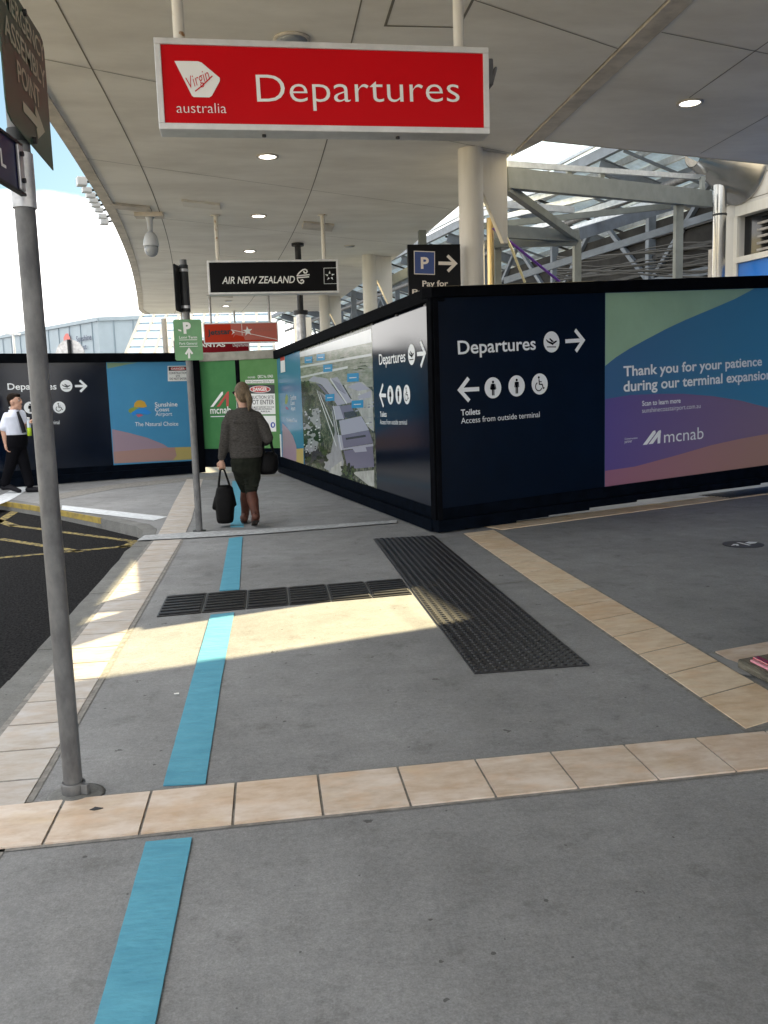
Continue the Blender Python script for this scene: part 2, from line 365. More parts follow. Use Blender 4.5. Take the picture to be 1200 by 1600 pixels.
M['gate_green_light'] = mat('gate_green_light', (.08,.22,.065), .5, spec=.2, col2=(.12,.28,.1), scale=1.6)
M['sky_print'] = mat('sky_blue_print', (.05,.25,.46), .35, col2=(.065,.29,.5), scale=.8)
M['pink_print'] = mat('dusty_pink_print', (.33,.24,.30), .4)
M['pink_low'] = mat('rose_print', (.38,.23,.2), .4)
M['sand_print'] = mat('sand_yellow_print', (.45,.36,.12), .4)
M['lime_print'] = mat('olive_green_print', (.2,.32,.2), .4)
M['yellow_logo'] = mat('logo_yellow', (.6,.36,.04), .4); M['green_logo'] = mat('logo_green', (.25,.34,.06), .4)
M['blue_logo'] = mat('logo_blue', (.02,.25,.7), .4); M['pink_logo'] = mat('logo_pink', (.5,.12,.2), .4)
M['danger_red'] = mat('danger_red', (.5,.02,.02), .4); M['ink'] = mat('black_ink', (.02,.02,.025), .5)
M['mcred'] = mat('red_logo', (.42,.03,.02), .4); M['blue_dot'] = mat('mandatory_blue', (.02,.06,.35), .4)
M['park_blue'] = mat('parking_blue', (.02,.055,.22), .35); M['cream'] = mat('cream_lettering', (.8,.72,.62), .4)
M['sign_green'] = mat('parking_sign_green', (.14,.33,.15), .4, var=.1, scale=5)
M['assembly_green'] = mat('assembly_sign_green', (.022,.06,.035), .4, var=.3, scale=3)
M['assembly_ink'] = mat('faded_sign_lettering', (.42,.4,.29), .5)
M['navy_sign'] = mat('navy_blade_sign', (.012,.014,.06), .35)
M['dark_steel'] = mat('dark_sign_back', (.022,.023,.025), .5, .2, var=.3, scale=8)
M['frame'] = mat('grey_green_steel', (.17,.185,.175), .5, var=.12, scale=6)
M['steel_blue'] = mat('blue_grey_steel', (.14,.165,.2), .5, var=.15, scale=5)
M['zinc'] = mat('zinc_purlin', (.5,.53,.56), .35, .7, var=.15, scale=9)
M['stainless'] = mat('stainless_steel', (.46,.45,.43), .26, .9, var=.1, scale=4, stretch=(1,1,.2))
M['brass'] = mat('brass_pole', (.6,.45,.22), .3, .9)
M['cladding'] = mat('cream_cladding', (.62,.59,.54), .6, col2=(.45,.38,.28), scale=3, stretch=(1,1,.4), lo=.55, hi=.8)
M['shade_int'] = mat('interior_shade', (.02,.019,.018), .9, var=.5, scale=3)
M['plaster'] = mat('broken_plaster', (.36,.33,.3), .8, var=.25, scale=5)
M['window_dark'] = mat('dark_window_glass', (.01,.012,.014), .1)
M['blue_panel'] = mat('bright_blue_panel', (.005,.17,.62), .4)
M['cable'] = mat('grey_cable', (.055,.055,.055), .7); M['red_cable'] = mat('red_cable', (.12,.01,.01), .7)
M['purple'] = mat('purple_strap', (.12,.03,.33), .6); M['rope'] = mat('pale_yellow_rope', (.6,.55,.35), .8)
M['cam_white'] = mat('camera_housing', (.5,.52,.54), .35); M['cam_dome'] = mat('smoked_dome', (.3,.32,.34), .12)
M['lamp'] = mat('lit_lamp', (1,.95,.85), .5, emit=3.2)
M['rim'] = mat('lamp_rim', (.5,.46,.4), .4, .3)
M['fitting'] = mat('flood_light_housing', (.55,.58,.62), .4, .2)
M['ribbed'] = mat('pale_blue_cladding', (.4,.48,.53), .5, var=.05, scale=1)
M['rib_line'] = mat('cladding_rib', (.25,.32,.37), .5)
M['ink_navy'] = mat('navy_lettering', (.02,.03,.1), .5); M['coral'] = mat('coral_logo', (.75,.18,.15), .5)
M['glasspane'] = mat('blue_white_glazing', (.26,.38,.47), .12, var=.12, scale=.8)
M['mullion'] = mat('cream_mullion', (.26,.245,.23), .5)
M['timber'] = mat('weathered_timber', (.06,.055,.045), .85, col2=(.22,.2,.15), scale=9, stretch=(6,1,6), bump=1., bscale=30)
M['red_lens'] = mat('red_reflector', (.4,.005,.03), .12, coat=1.)
M['pink_edge'] = mat('pink_edge_strip', (.75,.3,.36), .3)
M['skin'] = mat('skin', (.5,.29,.21), .5, var=.08, scale=20); M['hair'] = mat('ash_blond_hair', (.055,.036,.02), .6, col2=(.17,.115,.06), scale=30, stretch=(5,5,.7), bump=.6, bscale=60)
M['hair_dark'] = mat('dark_brown_hair', (.012,.008,.006), .8, spec=.1, var=.4, scale=40, stretch=(3,3,1))
M['knit'] = mat('grey_knit', (.045,.042,.039), .95, spec=.1, col2=(.092,.086,.08), scale=42, stretch=(1,1,2.6), bump=1., bscale=110, detail=9)
M['olive'] = mat('dark_olive_cloth', (.014,.016,.012), .95, spec=.1, var=.3, scale=12, bump=.5, bscale=25)
M['boot'] = mat('brown_leather', (.075,.028,.018), .55, spec=.25, var=.3, scale=12, bump=.2, bscale=40); M['sole'] = mat('dark_sole', (.02,.015,.012), .7)
M['bag'] = mat('black_bag_leather', (.003,.003,.0035), .55, spec=.12, var=.4, scale=15, bump=.3, bscale=50)
M['shirt'] = mat('white_shirt', (.66,.7,.82), .85, var=.04, scale=9, bump=.4, bscale=16); M['trouser'] = mat('black_trousers', (.004,.004,.006), .9, spec=.1)
M['tie'] = mat('black_tie', (.004,.004,.007), .6, spec=.2); M['lime'] = mat('lime_drink', (.42,.6,.02), .25); M['clear'] = mat('clear_plastic', (.5,.58,.65), .15)
M['eye'] = mat('eye_white', (.6,.6,.58), .3); M['sunglass'] = mat('sunglass_lens', (.01,.01,.012), .15)

# ================================================================ SETTING: ground
HG = HP(0.)
o = struct(obj('road', MB().add([(-400,-300,-.13),(400,-300,-.13),(400,600,-.13),(-400,600,-.13)], [(0,1,2,3)]), M['asphalt']))
edge = [(-1.40,-6)]
rr = random.Random(3)
yy = -5.5
while yy < 9.0:
    edge.append((-1.41+rr.uniform(-.018,.02), yy)); yy += rr.uniform(.25,.6)
kerb_ret = [(-1.37,9.35),(-1.42,9.75),(-1.55,10.15),(-2.1,11.0),(-2.76,11.95),(-3.35,12.75),(-4.0,13.55),(-4.9,14.6),(-6.5,16.4)]
outer = edge + kerb_ret
pav = [(-1.24,-6),(-1.24,9.35)] + [(x+.14, y+.1) for x, y in kerb_ret[1:]] + [(-9,19.5),(-9,70),(40,70),(40,-6)]
struct(obj('pavement', MB().prism([(x,y,-.3) for x,y in pav][::-1], (0,0,.3)), M['concrete']))
kin = [(-1.245,-6),(-1.245,9.35)] + [(x+.137, y+.097) for x, y in kerb_ret[1:]]
kp = outer + kin[::-1]
kb = MB()
# kerb strip built as short segments along the broken edge
def lerp_x(y): return -1.245
for i in range(len(edge)-1):
    (x0,y0),(x1,y1) = edge[i], edge[i+1]
    kb.prism([(x0,y0,-.3),(-1.245,y0,-.3),(-1.245,y1,-.3),(x1,y1,-.3)], (0,0,.298-rr.uniform(0,.006)))
ks = [(-1.245, edge[-1][1])] + kin[1:]
ko = [edge[-1]] + kerb_ret
for i in range(len(ko)-1):
    a, b = ko[i], ko[i+1]; c, d = ks[i+1], ks[i]
    kb.prism([(a[0],a[1],-.3),(d[0],d[1],-.3),(c[0],c[1],-.3),(b[0],b[1],-.3)], (0,0,.298))
struct(obj('kerb', kb, M['kerb']))
# yellow kerb paint on the far end of the return
yb = MB()
for i in range(4, len(ko)-1):
    a, b = Vector(ko[i]), Vector(ko[i+1]); d = (b-a).normalized(); nn = Vector((-d.y, d.x)); 
    yb.prism([(a.x+nn.x*.004,a.y+nn.y*.004,-.07),(b.x+nn.x*.004,b.y+nn.y*.004,-.07),(b.x-nn.x*.02,b.y-nn.y*.02,-.07),(a.x-nn.x*.02,a.y-nn.y*.02,-.07)], (0,0,.072))
yk = obj('kerb_paint', yb, mat('kerb_yellow', (.34,.25,.05), .8, col2=(.17,.13,.05), scale=7, lo=.45, hi=.7, detail=9)); struct(yk)
# road lines (yellow)
HR = HP(-.13)
rl = MB()
for a, b, wd in (((16,821),(212,846.5),.11),((212,846.5),(190,856),.13),((0,842.5),(128,862.5),.12),((0,872),(208,853),.12),((-6,818),(24,799),.16),((-8,812),(22,822),.16)):
    rl.stroke(HR, [HR.uv(*a), HR.uv(*b)], wd*.8, .004)
struct(obj('road_lines', rl, M['yellow']))

struct(obj('added_bounce_slab', MB().box((-60,-40,-.13),(-7.2,11.5,.0)), M['pale_concrete']))  # unseen pale slab added to bounce sunlight up to the soffit
def tile_band(name, quads_, mt, grout_poly, z=.006):
    g = MB().face(HG, grout_poly, .0025, 0)
    mb = MB()
    for q in quads_: mb.add([(x,y,z) for x,y in q], [list(range(len(q)))])
    for q in quads_:
        pass
    o = obj(name, g, M['grout'])
    me = o.data
    b = len(g.v)
    g2 = MB(); g2.v = g.v[:]; g2.f = g.f[:]; g2.m = [0]*len(g.f); g2.sm = [False]*len(g.f)
    for q in quads_: g2.add([(x,y,z) for x,y in q] + [(x,y,.001) for x,y in q], [list(range(len(q)))] + [(i, i+len(q), (i+1) % len(q)+len(q), (i+1) % len(q)) for i in range(len(q))], 1)
    bpy.data.objects.remove(o)
    return struct(obj(name, g2, [M['grout'], mt]))
def strip_quads(x0, x1, y0, y1, step, gap=.008, sk=0., jit=0.):
    out = []; y = y0; r = random.Random(int(abs(x0*100)+abs(y0*10)))
    while y < y1-1e-6:
        s = min(step*(1+r.uniform(-jit, jit)), y1-y)
        out.append([(x0+gap/2, y+gap/2+sk*0), (x1-gap/2, y+gap/2+sk), (x1-gap/2, y+s-gap/2+sk), (x0+gap/2, y+s-gap/2)]); y += s
    return out
tile_band('pale_tile_path', strip_quads(-1.215,-.925,-3.,8.98,.3,.013,.0), M['tile_pale'], [(-1.24,-3),(-.905,-3),(-.905,8.98),(-1.24,8.98)])
# far run of the same band, bending left
fl = [(246,838),(258,815),(272,786),(283,766),(292,749)]; fr = [(290,833),(299,813),(306,786),(312,766),(317,749)]
FL = [HG.uv(*p) for p in fl]; FR = [HG.uv(*p) for p in fr]
def along(P_, t):
    k = t*(len(P_)-1); i = min(int(k), len(P_)-2); return P_[i].lerp(P_[i+1], k-i)
fq = []
for i in range(20):
    a, b = i/20+.002, (i+1)/20-.002
    fq.append([along(FL,a), along(FR,a), along(FR,b), along(FL,b)])
tile_band('far_tile_path', [[tuple(p) for p in q] for q in fq], M['tile_pale'], [tuple(p) for p in FL[::1]][:1]+[tuple(p) for p in FR]+[tuple(p) for p in FL[::-1]][:-1])
tile_band('sand_tile_path', strip_quads(1.885,2.235,3.2,8.42,.36,.014,.13,.12), M['tile_sand'], [(1.87,3.16),(2.25,3.28),(2.25,8.57),(1.87,8.44)])
# cross band in front
cq = []
for i in range(-4, 22):
    x0 = -.79+i*.304; x1 = x0+.304
    f = lambda x: 2.775+(x+.79)*.024
    g_ = lambda x: 3.095+(x+.79)*.024
    cq.append([(x0+.005,f(x0)+.004),(x1-.005,f(x1)+.004),(x1-.005,g_(x1)-.004),(x0+.005,g_(x0)-.004)])
tile_band('cross_tile_path', cq, M['tile_beige'], [(-1.24,2.75),(5.7,2.92),(5.7,3.265),(-1.24,3.1)], .0085)
# right-hand side bands
q2 = []
for i in range(9):
    x0 = 2.27+i*.42; f = lambda x: 3.92+(x-2.24)*.27
    if i == 0: x0 = 2.29
    x1 = 2.27+(i+1)*.42
    q2.append([(x0+.005,f(x0)),(x1-.005,f(x1)),(x1-.005,f(x1)+.27),(x0+.005,f(x0)+.27)])
tile_band('side_tile_path', q2, M['tile_beige'], [(2.245,3.91),(6.1,4.95),(6.1,5.26),(2.245,4.2)], .0075)
struct(obj('patch_slab', MB().face(HG, [HG.uv(*p) for p in ((1106,1024),(1112,1023),(1165,1043),(1175,1060),(1156,1056))], .0095), M['pale_concrete_grey']))
q3 = []
Rd = Vector((.92,.392)).normalized()
for i in range(12):
    a = Vector((2.26,8.62))+Rd*(.36*i+.004); b = Vector((2.26,8.62))+Rd*(.36*(i+1)-.004); nn = Vector((Rd.y,-Rd.x))
    q3.append([tuple(a+nn*.12), tuple(b+nn*.12), tuple(b-nn*.2), tuple(a-nn*.2)])
e0 = Vector((2.26,8.62)); e1 = e0+Rd*4.32; nn = Vector((Rd.y,-Rd.x))
tile_band('hoarding_tile_path', q3, M['tile_sand'], [tuple(e0+nn*.13), tuple(e1+nn*.13), tuple(e1-nn*.21), tuple(e0-nn*.21)], .0095)
# pale rough mortar joint, slab joints, dark strips
mj = MB()
pts = [(214,846),(300,842),(400,836),(500,828),(620,818)]; top = [(620,814),(500,822),(400,829),(300,833),(226,838)]
mj.face(HG, [HG.uv(*p) for p in pts]+[HG.uv(*p) for p in top], .0115)
struct(obj('mortar_joint', mj, M['pale_joint']))
sj = MB()
for a, b, wd in (((762,915),(826,908),.02),((285,846),(105,1158),.018),((1100,1022),(740,850),.02)):
    sj.stroke(HG, [HG.uv(*a), HG.uv(*b)], wd, .0035)
ds = [(90,772),(180,757),(300,745.5),(440,740.5),(440,744),(300,751.5),(180,764),(90,781)]
sj.face(HG, [HG.uv(*p) for p in ds], .004)
struct(obj('pavement_joints', sj, M['grout']))
wq = MB().face(HG, [HG.uv(*p) for p in ((-30,800),(-30,790),(36,757),(43,766),(16,782))], .005)
wq.face(HG, [HG.uv(*p) for p in ((97,790),(262,808),(240,814),(96,797))], .0055)
struct(obj('white_ground_paint', wq, M['white_paint']))

# ---------------------------------------------------------------- things lying on the ground
def tape(pts_l, pts_r, label):
    L_ = [HG.uv(*p) for p in pts_l]; R_ = [HG.uv(*p) for p in pts_r]; mb = MB()
    n = 26; P0 = []
    r = random.Random(len(label))
    for i in range(n+1):
        t = i/n; a = along(L_, t); b = along(R_, t); j = r.uniform(-.0006,.0006)
        P0.append((a+Vector((j,0)), b+Vector((j*.8,0))))
    for i in range(n):
        a, b = P0[i]; c, d = P0[i+1]
        mb.prism([(a.x,a.y,.001),(b.x,b.y,.001),(d.x,d.y,.001),(c.x,c.y,.001)], (0,0,.006))
    c0 = (P0[0][0]+P0[0][1])/2
    o = obj('floor_tape', mb, M['blue_tape']); return tag(o, label, 'floor tape', 'blue tape strips on the pavement')
tape([(142,1625),(228,1318)],[(238,1625),(300,1311)], 'nearest blue tape strip, ending in front of the beige tile row')
tape([(255,1229),(300,1063),(329,962)],[(321,1226),(346,1063),(366,958)], 'middle blue tape strip from the beige tile row to the black ribbed mat')
tape([(343,924),(358,842)],[(374,922),(379,839)], 'short blue tape strip between the black ribbed mat and the pale joint')
tape([(360,824),(363,752)],[(381,824),(376,752)], 'far blue tape strip under the walking woman')
# studded tactile mat
tm = MB(); x0, x1, y0, y1 = .972, 1.575, 4.14, 8.36
tm.box((x0,y0,.001),(x1,y1,.009))
nx_, ny_ = 12, 84
for i in range(nx_):
    for j in range(ny_):
        cx = x0+(i+.5)*(x1-x0)/nx_; cy = y0+(j+.5)*(y1-y0)/ny_
        vs = []; 
        for r_, z in ((.0175,.009),(.0125,.0145)):
            vs += [(cx+r_*math.cos(k*math.pi/4), cy+r_*math.sin(k*math.pi/4), z) for k in range(8)]
        tm.add(vs, [(k,(k+1)%8,8+(k+1)%8,8+k) for k in range(8)]+[list(range(8,16))])
for j in range(15):
    yj = y0+.3*j
tag(obj('tactile_mat', tm, M['rubber']), 'long black studded tactile mat running towards the hoarding corner', 'tactile mat')
# ribbed directional mat: six pieces in a row
rt = thing('ribbed_mat', 'black ribbed guide mat crossing the blue tape, made of six pieces', 'tactile mat', (-.79,5.86,0))
for k in range(6):
    a = -.79+k*.2925; b = a+.285; mb = MB(); yo = 5.75+(a+.79)*.115; yo2 = 5.75+(b+.79)*.115
    hh = .60-.03*k*.6
    mb.prism([(a,yo,.001),(b,yo2,.001),(b,yo2+hh,.001),(a,yo+hh,.001)], (0,0,.006))
    for j in range(7):
        f0 = .035+j*hh/7.25
        mb.prism([(a+.012,yo+f0,.007),(b-.012,yo2+f0,.007),(b-.012,yo2+f0+.038,.007),(a+.012,yo+f0+.038,.007)], (0,0,.009))
    obj('mat_piece', mb, M['rubber'], rt, .003)
# round floor sticker
dk = MB(); c = HG.uv(1161,851); c2 = HG.uv(1129,851); rad = (c-c2).length
dk.prism([(c.x+rad*math.cos(k*math.pi/24), c.y+rad*math.sin(k*math.pi/24), .001) for k in range(48)], (0,0,.004))
st = thing('floor_sticker', 'round dark floor sticker with worn white arrow and figure marks', 'floor sticker', (c.x,c.y,0))
obj('disc', dk, M['ink'], st)
mk = MB()
for p in ([(1142,854),(1146,851),(1153,851),(1155,853.5),(1151,854),(1150,852.6)], [(1164,849),(1170,847.2),(1184,848),(1180,850),(1172,851)], [(1150,848.3),(1156,848.6),(1174,852.7),(1170,853.4),(1160,851)]):
    mk.face(HG, [HG.uv(*q) for q in p], .0065)
obj('printed_mark', mk, M['greywhite'], st)
# drain grate far right
dg_ = thing('drain_grate', 'black slotted drain grate beside the hoarding at the right edge', 'drain grate', (5.9,10.0,0))
a = HG.uv(1140,779); gb = MB()
for k in range(9):
    o_ = a + Rd*.0 + Vector((Rd.y,-Rd.x))*(-.05*k); e_ = o_+Rd*1.3
    gb.beam((o_.x,o_.y,.008),(e_.x,e_.y,.008),.028,.012)
obj('slotted_grate', gb, M['dark_steel'], dg_)
fb = MB(); o_ = a+Vector((Rd.y,-Rd.x))*.04
fb.prism([(p.x,p.y,.002) for p in (o_, o_+Rd*1.32, o_+Rd*1.32-Vector((Rd.y,-Rd.x))*.5, o_-Vector((Rd.y,-Rd.x))*.5)], (0,0,.003)); obj('grate_bed', fb, M['ink'], dg_)
# weathered timber block with red strips at the right edge
tb = thing('timber_block', 'weathered grey timber block with red and pink strips on top, at the right edge', 'timber block', (2.28,3.9,0))
t0 = gp(1155,1062); B0 = Vector((2.262,3.93)); dv = Vector((.05,-.99)).normalized(); sv = Vector((.97,.24)).normalized()
pr = [B0, B0+dv*.62, B0+dv*.62+sv*.7, B0+sv*.7]
mb = MB(); mb.prism([(p.x,p.y,.004) for p in pr], (0,0,.05))
obj('timber', mb, M['timber'], tb, .012)
def strip_on(u0,u1,v0,v1,z0,z1):
    q = [B0+dv*v0+sv*u0, B0+dv*v1+sv*u0, B0+dv*v1+sv*u1, B0+dv*v0+sv*u1]
    return MB().prism([(p.x,p.y,z0) for p in q], (0,0,z1-z0))
obj('pink_strip', strip_on(.03,.055,.07,.62,.0545,.066), M['pink_edge'], tb, .003)
obj('red_strip', strip_on(.06,.10,.05,.62,.0545,.07), M['red_lens'], tb, .004)
obj('red_cover', strip_on(.2,.68,.0,.6,.0545,.074), M['red_lens'], tb, .006)

# ================================================================ CANOPY
SH = [(-6,0),(9,0),(10.3,-.0),(13.6,-.12),(16.7,-.32),(20,-.6),(26.45,-1.19),(29.6,-1.6),(32,-1.95)]
def shift(y):
    for (a, s0), (b, s1) in zip(SH, SH[1:]):
        if y <= b: return s0+(s1-s0)*(y-a)/(b-a)
    return SH[-1][1]
LE = [(-6,-2.0),(5,-1.86),(8.9,-1.87),(10,-1.96),(12.9,-2.06),(17.2,-2.42),(21,-2.85),(25,-3.35),(28.3,-3.8),(30,-3.3)]
def ledge(y):
    for (a, s0), (b, s1) in zip(LE, LE[1:]):
        if y <= b: return s0+(s1-s0)*(y-a)/(b-a)
    return LE[-1][1]
_sh, _le = shift, ledge
def shift(y): return sum(_sh(y+k*.4) for k in range(-5,6))/11
def ledge(y): return sum(_le(y+k*.35) for k in range(-5,6))/11
def redge(y): return 2.93 if y < 13 else 2.93+shift(y)*.75+.08
ZC = 4.1
canopy = thing('canopy', 'long cream canopy soffit over the footpath with curved outer edge', 'canopy', (0,0,ZC))
ys = [-6,-2,0,2,4,6] + [6.5+.5*k for k in range(43)] + [28.3,28.6]
mb = MB()
vs = []; fs = []
for y in ys: vs += [(ledge(y),y,ZC),(redge(y),y,ZC),(redge(y),y,ZC+.5),(ledge(y),y,ZC+.5)]
for i in range(len(ys)-1):
    a = 4*i; b = a+4
    fs += [(a+k, b+k, b+(k+1)%4, a+(k+1)%4) for k in range(4)]
fs += [(0,1,2,3), tuple(4*(len(ys)-1)+k for k in (3,2,1,0))]
mb.add(vs, fs); obj('soffit', mb, M['soffit'], canopy)
# right-hand flat soffit that ends short of the terminal
mb = MB(); rs = [(3.13,-6),(14,-6),(14,12.9),(6.31,10.56),(3.13,9.62)]
mb.prism([(x,y,ZC) for x,y in rs][::-1], (0,0,.5)); obj('side_soffit', mb, M['soffit'], canopy)
mb = MB().prism([(x,y,ZC-.012) for x,y in ((2.945,-6),(3.125,-6),(3.125,9.6),(2.945,10.25))][::-1], (0,0,.5)); obj('bulkhead_strip', mb, M['soffit_lip'], canopy, .008)
# raised lip along the curved outer edge
lp = [(ledge(y), y) for y in ys if y <= 28.5]
mb = MB()
for (xa,ya),(xb,yb_) in zip(lp, lp[1:]):
    mb.prism([(xa-.004,ya,ZC-.025),(xa+.13,ya,ZC-.025),(xb+.13,yb_,ZC-.025),(xb-.004,yb_,ZC-.025)], (0,0,.4))
obj('edge_lip', mb, M['soffit_lip'], canopy)
mb = MB().beam((3.14,9.635,ZC+.037),(6.4,10.60,ZC+.037),.03,.08); mb.beam((6.4,10.60,ZC+.037),(14,12.91,ZC+.037),.03,.08); obj('soffit_edge_trim', mb, M['soffit_lip'], canopy)
# panel joints
jm = MB(); JP = HP(ZC)
for x0 in (-1.27,.78):
    p = [(x0+shift(y), y) for y in [-6,0,4]+[6+.75*k for k in range(30)]+[28.5]]
    jm.stroke(JP, p, .011, -.003)
for k in range(-5, 11):
    y0_ = 8.45+3.05*k
    p = []
    for i in range(13):
        f_ = i/12; yg = y0_ + .58*(ledge(y0_)+f_*(2.9-ledge(y0_))); xg = ledge(yg)+f_*(redge(yg)-ledge(yg))
        if -6 < yg < 28.5: p.append((xg, yg))
    if len(p) > 2: jm.stroke(JP, p, .009, -.0035)
for x0 in (5.2,): jm.stroke(JP, [(x0,-6),(x0,10.1)], .009, -.003)
for k in range(-3, 4):
    y0_ = 6.75+3.05*k; q = [(3.2,y0_),(9,y0_+.34*5.8)]
    if y0_ < 9: jm.stroke(JP, [(3.14,y0_),(5.9,y0_+.34*2.76)], .009, -.0035)
jm.stroke(JP, [(4.1,-2.),(4.1,8.2)], .01, -.003)
obj('panel_joint', jm, M['joint'], canopy)
hm = MB().stroke(JP, [(1.0,6.1),(1.55,6.1),(1.55,6.75),(1.0,6.75)], .02, -.003, closed=True); obj('access_hatch', hm, M['joint'], canopy)
# small access cover near the camera
def ceil_plate(px, w_, d_, name, label, mt, sk=.5):
    p = gp(px[0], px[1], ZC)
    mb = MB().prism([(p.x-w_/2,p.y-d_/2-sk*w_/2,ZC-.035),(p.x+w_/2,p.y-d_/2+sk*w_/2,ZC-.035),(p.x+w_/2,p.y+d_/2+sk*w_/2,ZC-.035),(p.x-w_/2,p.y+d_/2-sk*w_/2,ZC-.035)], (0,0,.034))
    return tag(obj(name, mb, mt, None, .004), label, 'ceiling fitting')
ceil_plate((315,318), .5, .32, 'ceiling_batten', 'white rectangular light fitting on the soffit above the black airline sign', M['column'])
ceil_plate((497,352), .5, .5, 'ceiling_plate', 'square plate on the soffit at the right hanger of the black airline sign', M['soffit_lip'])
ceil_plate((205,322), .5, .28, 'ceiling_cover', 'flat access cover in the soffit left of the dome camera', M['soffit_lip'])
ceil_plate((345,461), .6, .5, 'ceiling_fitting', 'small plate on the soffit at the hanger of the orange sign', M['soffit_lip'])
def ceil_disc(px, r_, label):
    p = gp(px[0], px[1], ZC); t = thing('ceiling_speaker', label, 'ceiling speaker', (p.x,p.y,ZC))
    obj('rim', MB().lathe((p.x,p.y,ZC), [(r_,-.002),(r_,-.012),(r_*.86,-.016)]), M['soffit_lip'], t); obj('grille', MB().lathe((p.x,p.y,ZC), [(r_*.84,-.0165),(r_*.3,-.019),(.005,-.02)]), M['cam_dome'], t)
ceil_disc((357,470), .11, 'small round speaker in the soffit just under the black airline sign')
ceil_disc((546,384), .1, 'small round speaker in the soffit right of the black airline sign')
ceil_disc((456,60), .14, 'round speaker in the soffit just above the red sign')
# downlights
def downlight():
    t = thing('downlight', '', 'downlight', (0,0,ZC))
    rb = MB()
    n = 28
    vs = []
    for r_, z in ((.125,-.001),(.125,-.014),(.098,-.014),(.092,.03)): vs += [(r_*math.cos(2*math.pi*k/n), r_*math.sin(2*math.pi*k/n), ZC+z) for k in range(n)]
    rb.add(vs, [(i*n+k,i*n+(k+1)%n,(i+1)*n+(k+1)%n,(i+1)*n+k) for i in range(3) for k in range(n)], 0, True)
    obj('rim', rb, M['rim'], t)
    obj('lamp', MB().add([(.094*math.cos(2*math.pi*k/n), .094*math.sin(2*math.pi*k/n), ZC-.006) for k in range(n)], [list(range(n))[::-1]]), M['lamp'], t)
    return t
dls = [((418,244),'lit downlight in the soffit just below the red sign'),((404,337),'second lit downlight behind the red sign, above the black airline sign'),
       ((390,392),'lit downlight just above the top edge of the black airline sign'),((353,478),'lit downlight beneath the black airline sign, above the orange sign'),
       ((340,494),'farthest lit downlight beside the green parking sign'),((1078,160),'lit downlight in the right-hand soffit above the steel frames')]
d0 = downlight()
for i, (p, lb) in enumerate(dls):
    q = gp(p[0], p[1], ZC); d = d0 if i == 0 else copy_tree(d0, q); d.location = q
    d['label'] = lb; d['group'] = 'downlights set in the canopy soffit'

# ---------------------------------------------------------------- canopy columns
def column(x, y, label, top=ZC, r=.14):
    t = thing('column', label, 'column', (x,y,0), 'cream canopy columns')
    obj('shaft', MB().cyl((x,y,0),(x,y,top-.002),r,n=40), M['column'], t)
    a = Vector((Rd.x,Rd.y,0)); b = Vector((-a.y,a.x,0))*.03
    P_ = lambda u, z: Vector((x,y,z))+a*u
    obj('fin', MB().prism([P_(.12,top-.003)-b, P_(.50,top-.003)-b, P_(.50,top-1.0)-b, P_(.44,top-1.0)-b, P_(.145,top-.45)-b], b*2), M['column'], t, .006)
    return t
column(2.40,9.98,'nearest cream column with a plate fin, beside the pay-for-parking sign')
column(2.12,17.4,'second cream column, seen between the black airline sign and parking sign')
column(1.69,24.3,'third cream column, partly hidden by the black airline sign and hoarding')
column(1.2,30.6,'farthest cream column, behind the maroon sign')
# brass pole behind the nearest column
b0 = at(767,440,11.0); tag(obj('support_pole', MB().cyl((b0.x,b0.y,0),(b0.x,b0.y,3.55),.045,n=20), M['brass']), 'slim brass coloured pole beside the nearest column fin', 'pole')
# grey service pipe from the soffit
b0 = gp(465,380,ZC); sp_ = thing('service_pipe', 'dark grey vertical pipe dropping from the soffit behind the black airline sign', 'pipe', (b0.x,b0.y,0))
obj('pipe', MB().cyl((b0.x,b0.y,2.9),(b0.x,b0.y,ZC-.03),.055,n=20), M['dark_steel'], sp_)
obj('flange', MB().cyl((b0.x,b0.y,ZC-.05),(b0.x,b0.y,ZC-.004),.11,n=20), M['dark_steel'], sp_); obj('flange', MB().cyl((b0.x,b0.y,2.86),(b0.x,b0.y,2.93),.13,n=20), M['dark_steel'], sp_)
obj('lower_post', MB().cyl((b0.x,b0.y,0),(b0.x,b0.y,2.86),.085,n=20), M['galv_light'], sp_)

# ---------------------------------------------------------------- hanging signs
def hung_sign(label, cat, a, b, v0, v1, thick, face, hang, hang_mat, fw=.035, frame=M['alu'], screws=()):
    pl = PL(a, b); W = pl.L
    t = thing('hanging_sign', label, cat, (pl.o.x, pl.o.y, v0))
    mb = MB(); mb.rect(pl, 0, v0, W, v1, -thick, -.012); 
    obj('box', mb, frame, t, .004)
    fr = MB(); 
    for q in ((0,v0,W,v0+fw),(0,v1-fw,W,v1),(0,v0+fw,fw,v1-fw),(W-fw,v0+fw,W,v1-fw)): fr.rect(pl, *q, -.0115, .008)
    obj('frame', fr, frame, t, .003)
    fm = MB().rect(pl, fw, v0+fw, W-fw, v1-fw, -.0115, -.002)
    obj('face', fm, face, t)
    for u in hang:
        p = pl.P(u, v1, -thick/2)
        obj('hanger', MB().cyl(p, (p.x,p.y,ZC-.004), .032 if W > 1.8 else .03, n=16), hang_mat, t)
        obj('hanger_plate', MB().cyl((p.x,p.y,ZC-.016), (p.x,p.y,ZC-.003), .07, n=16), hang_mat, t)
    for u in screws: 
        p = pl.P(u, v0, -thick*.5); obj('screw', MB().cyl(p, p-Vector((0,0,.012)), .012, n=12), M['ink'], t)
    return pl, t
a = at(240,62,5.19); b = at(763,70,5.24)
pl, t = hung_sign('large red departures sign with a white angular logo, hung nearest the camera', 'hanging sign', (a.x,a.y), (b.x,b.y), 2.912, 3.392, .15, M['red'], (.135,1.74), M['hanger'], .034, screws=(.58,1.36))
lettering(pl, 'Departures', (402,159.5), (718,159.5), (402,117), M['white'], t, .003, bold=-.008)
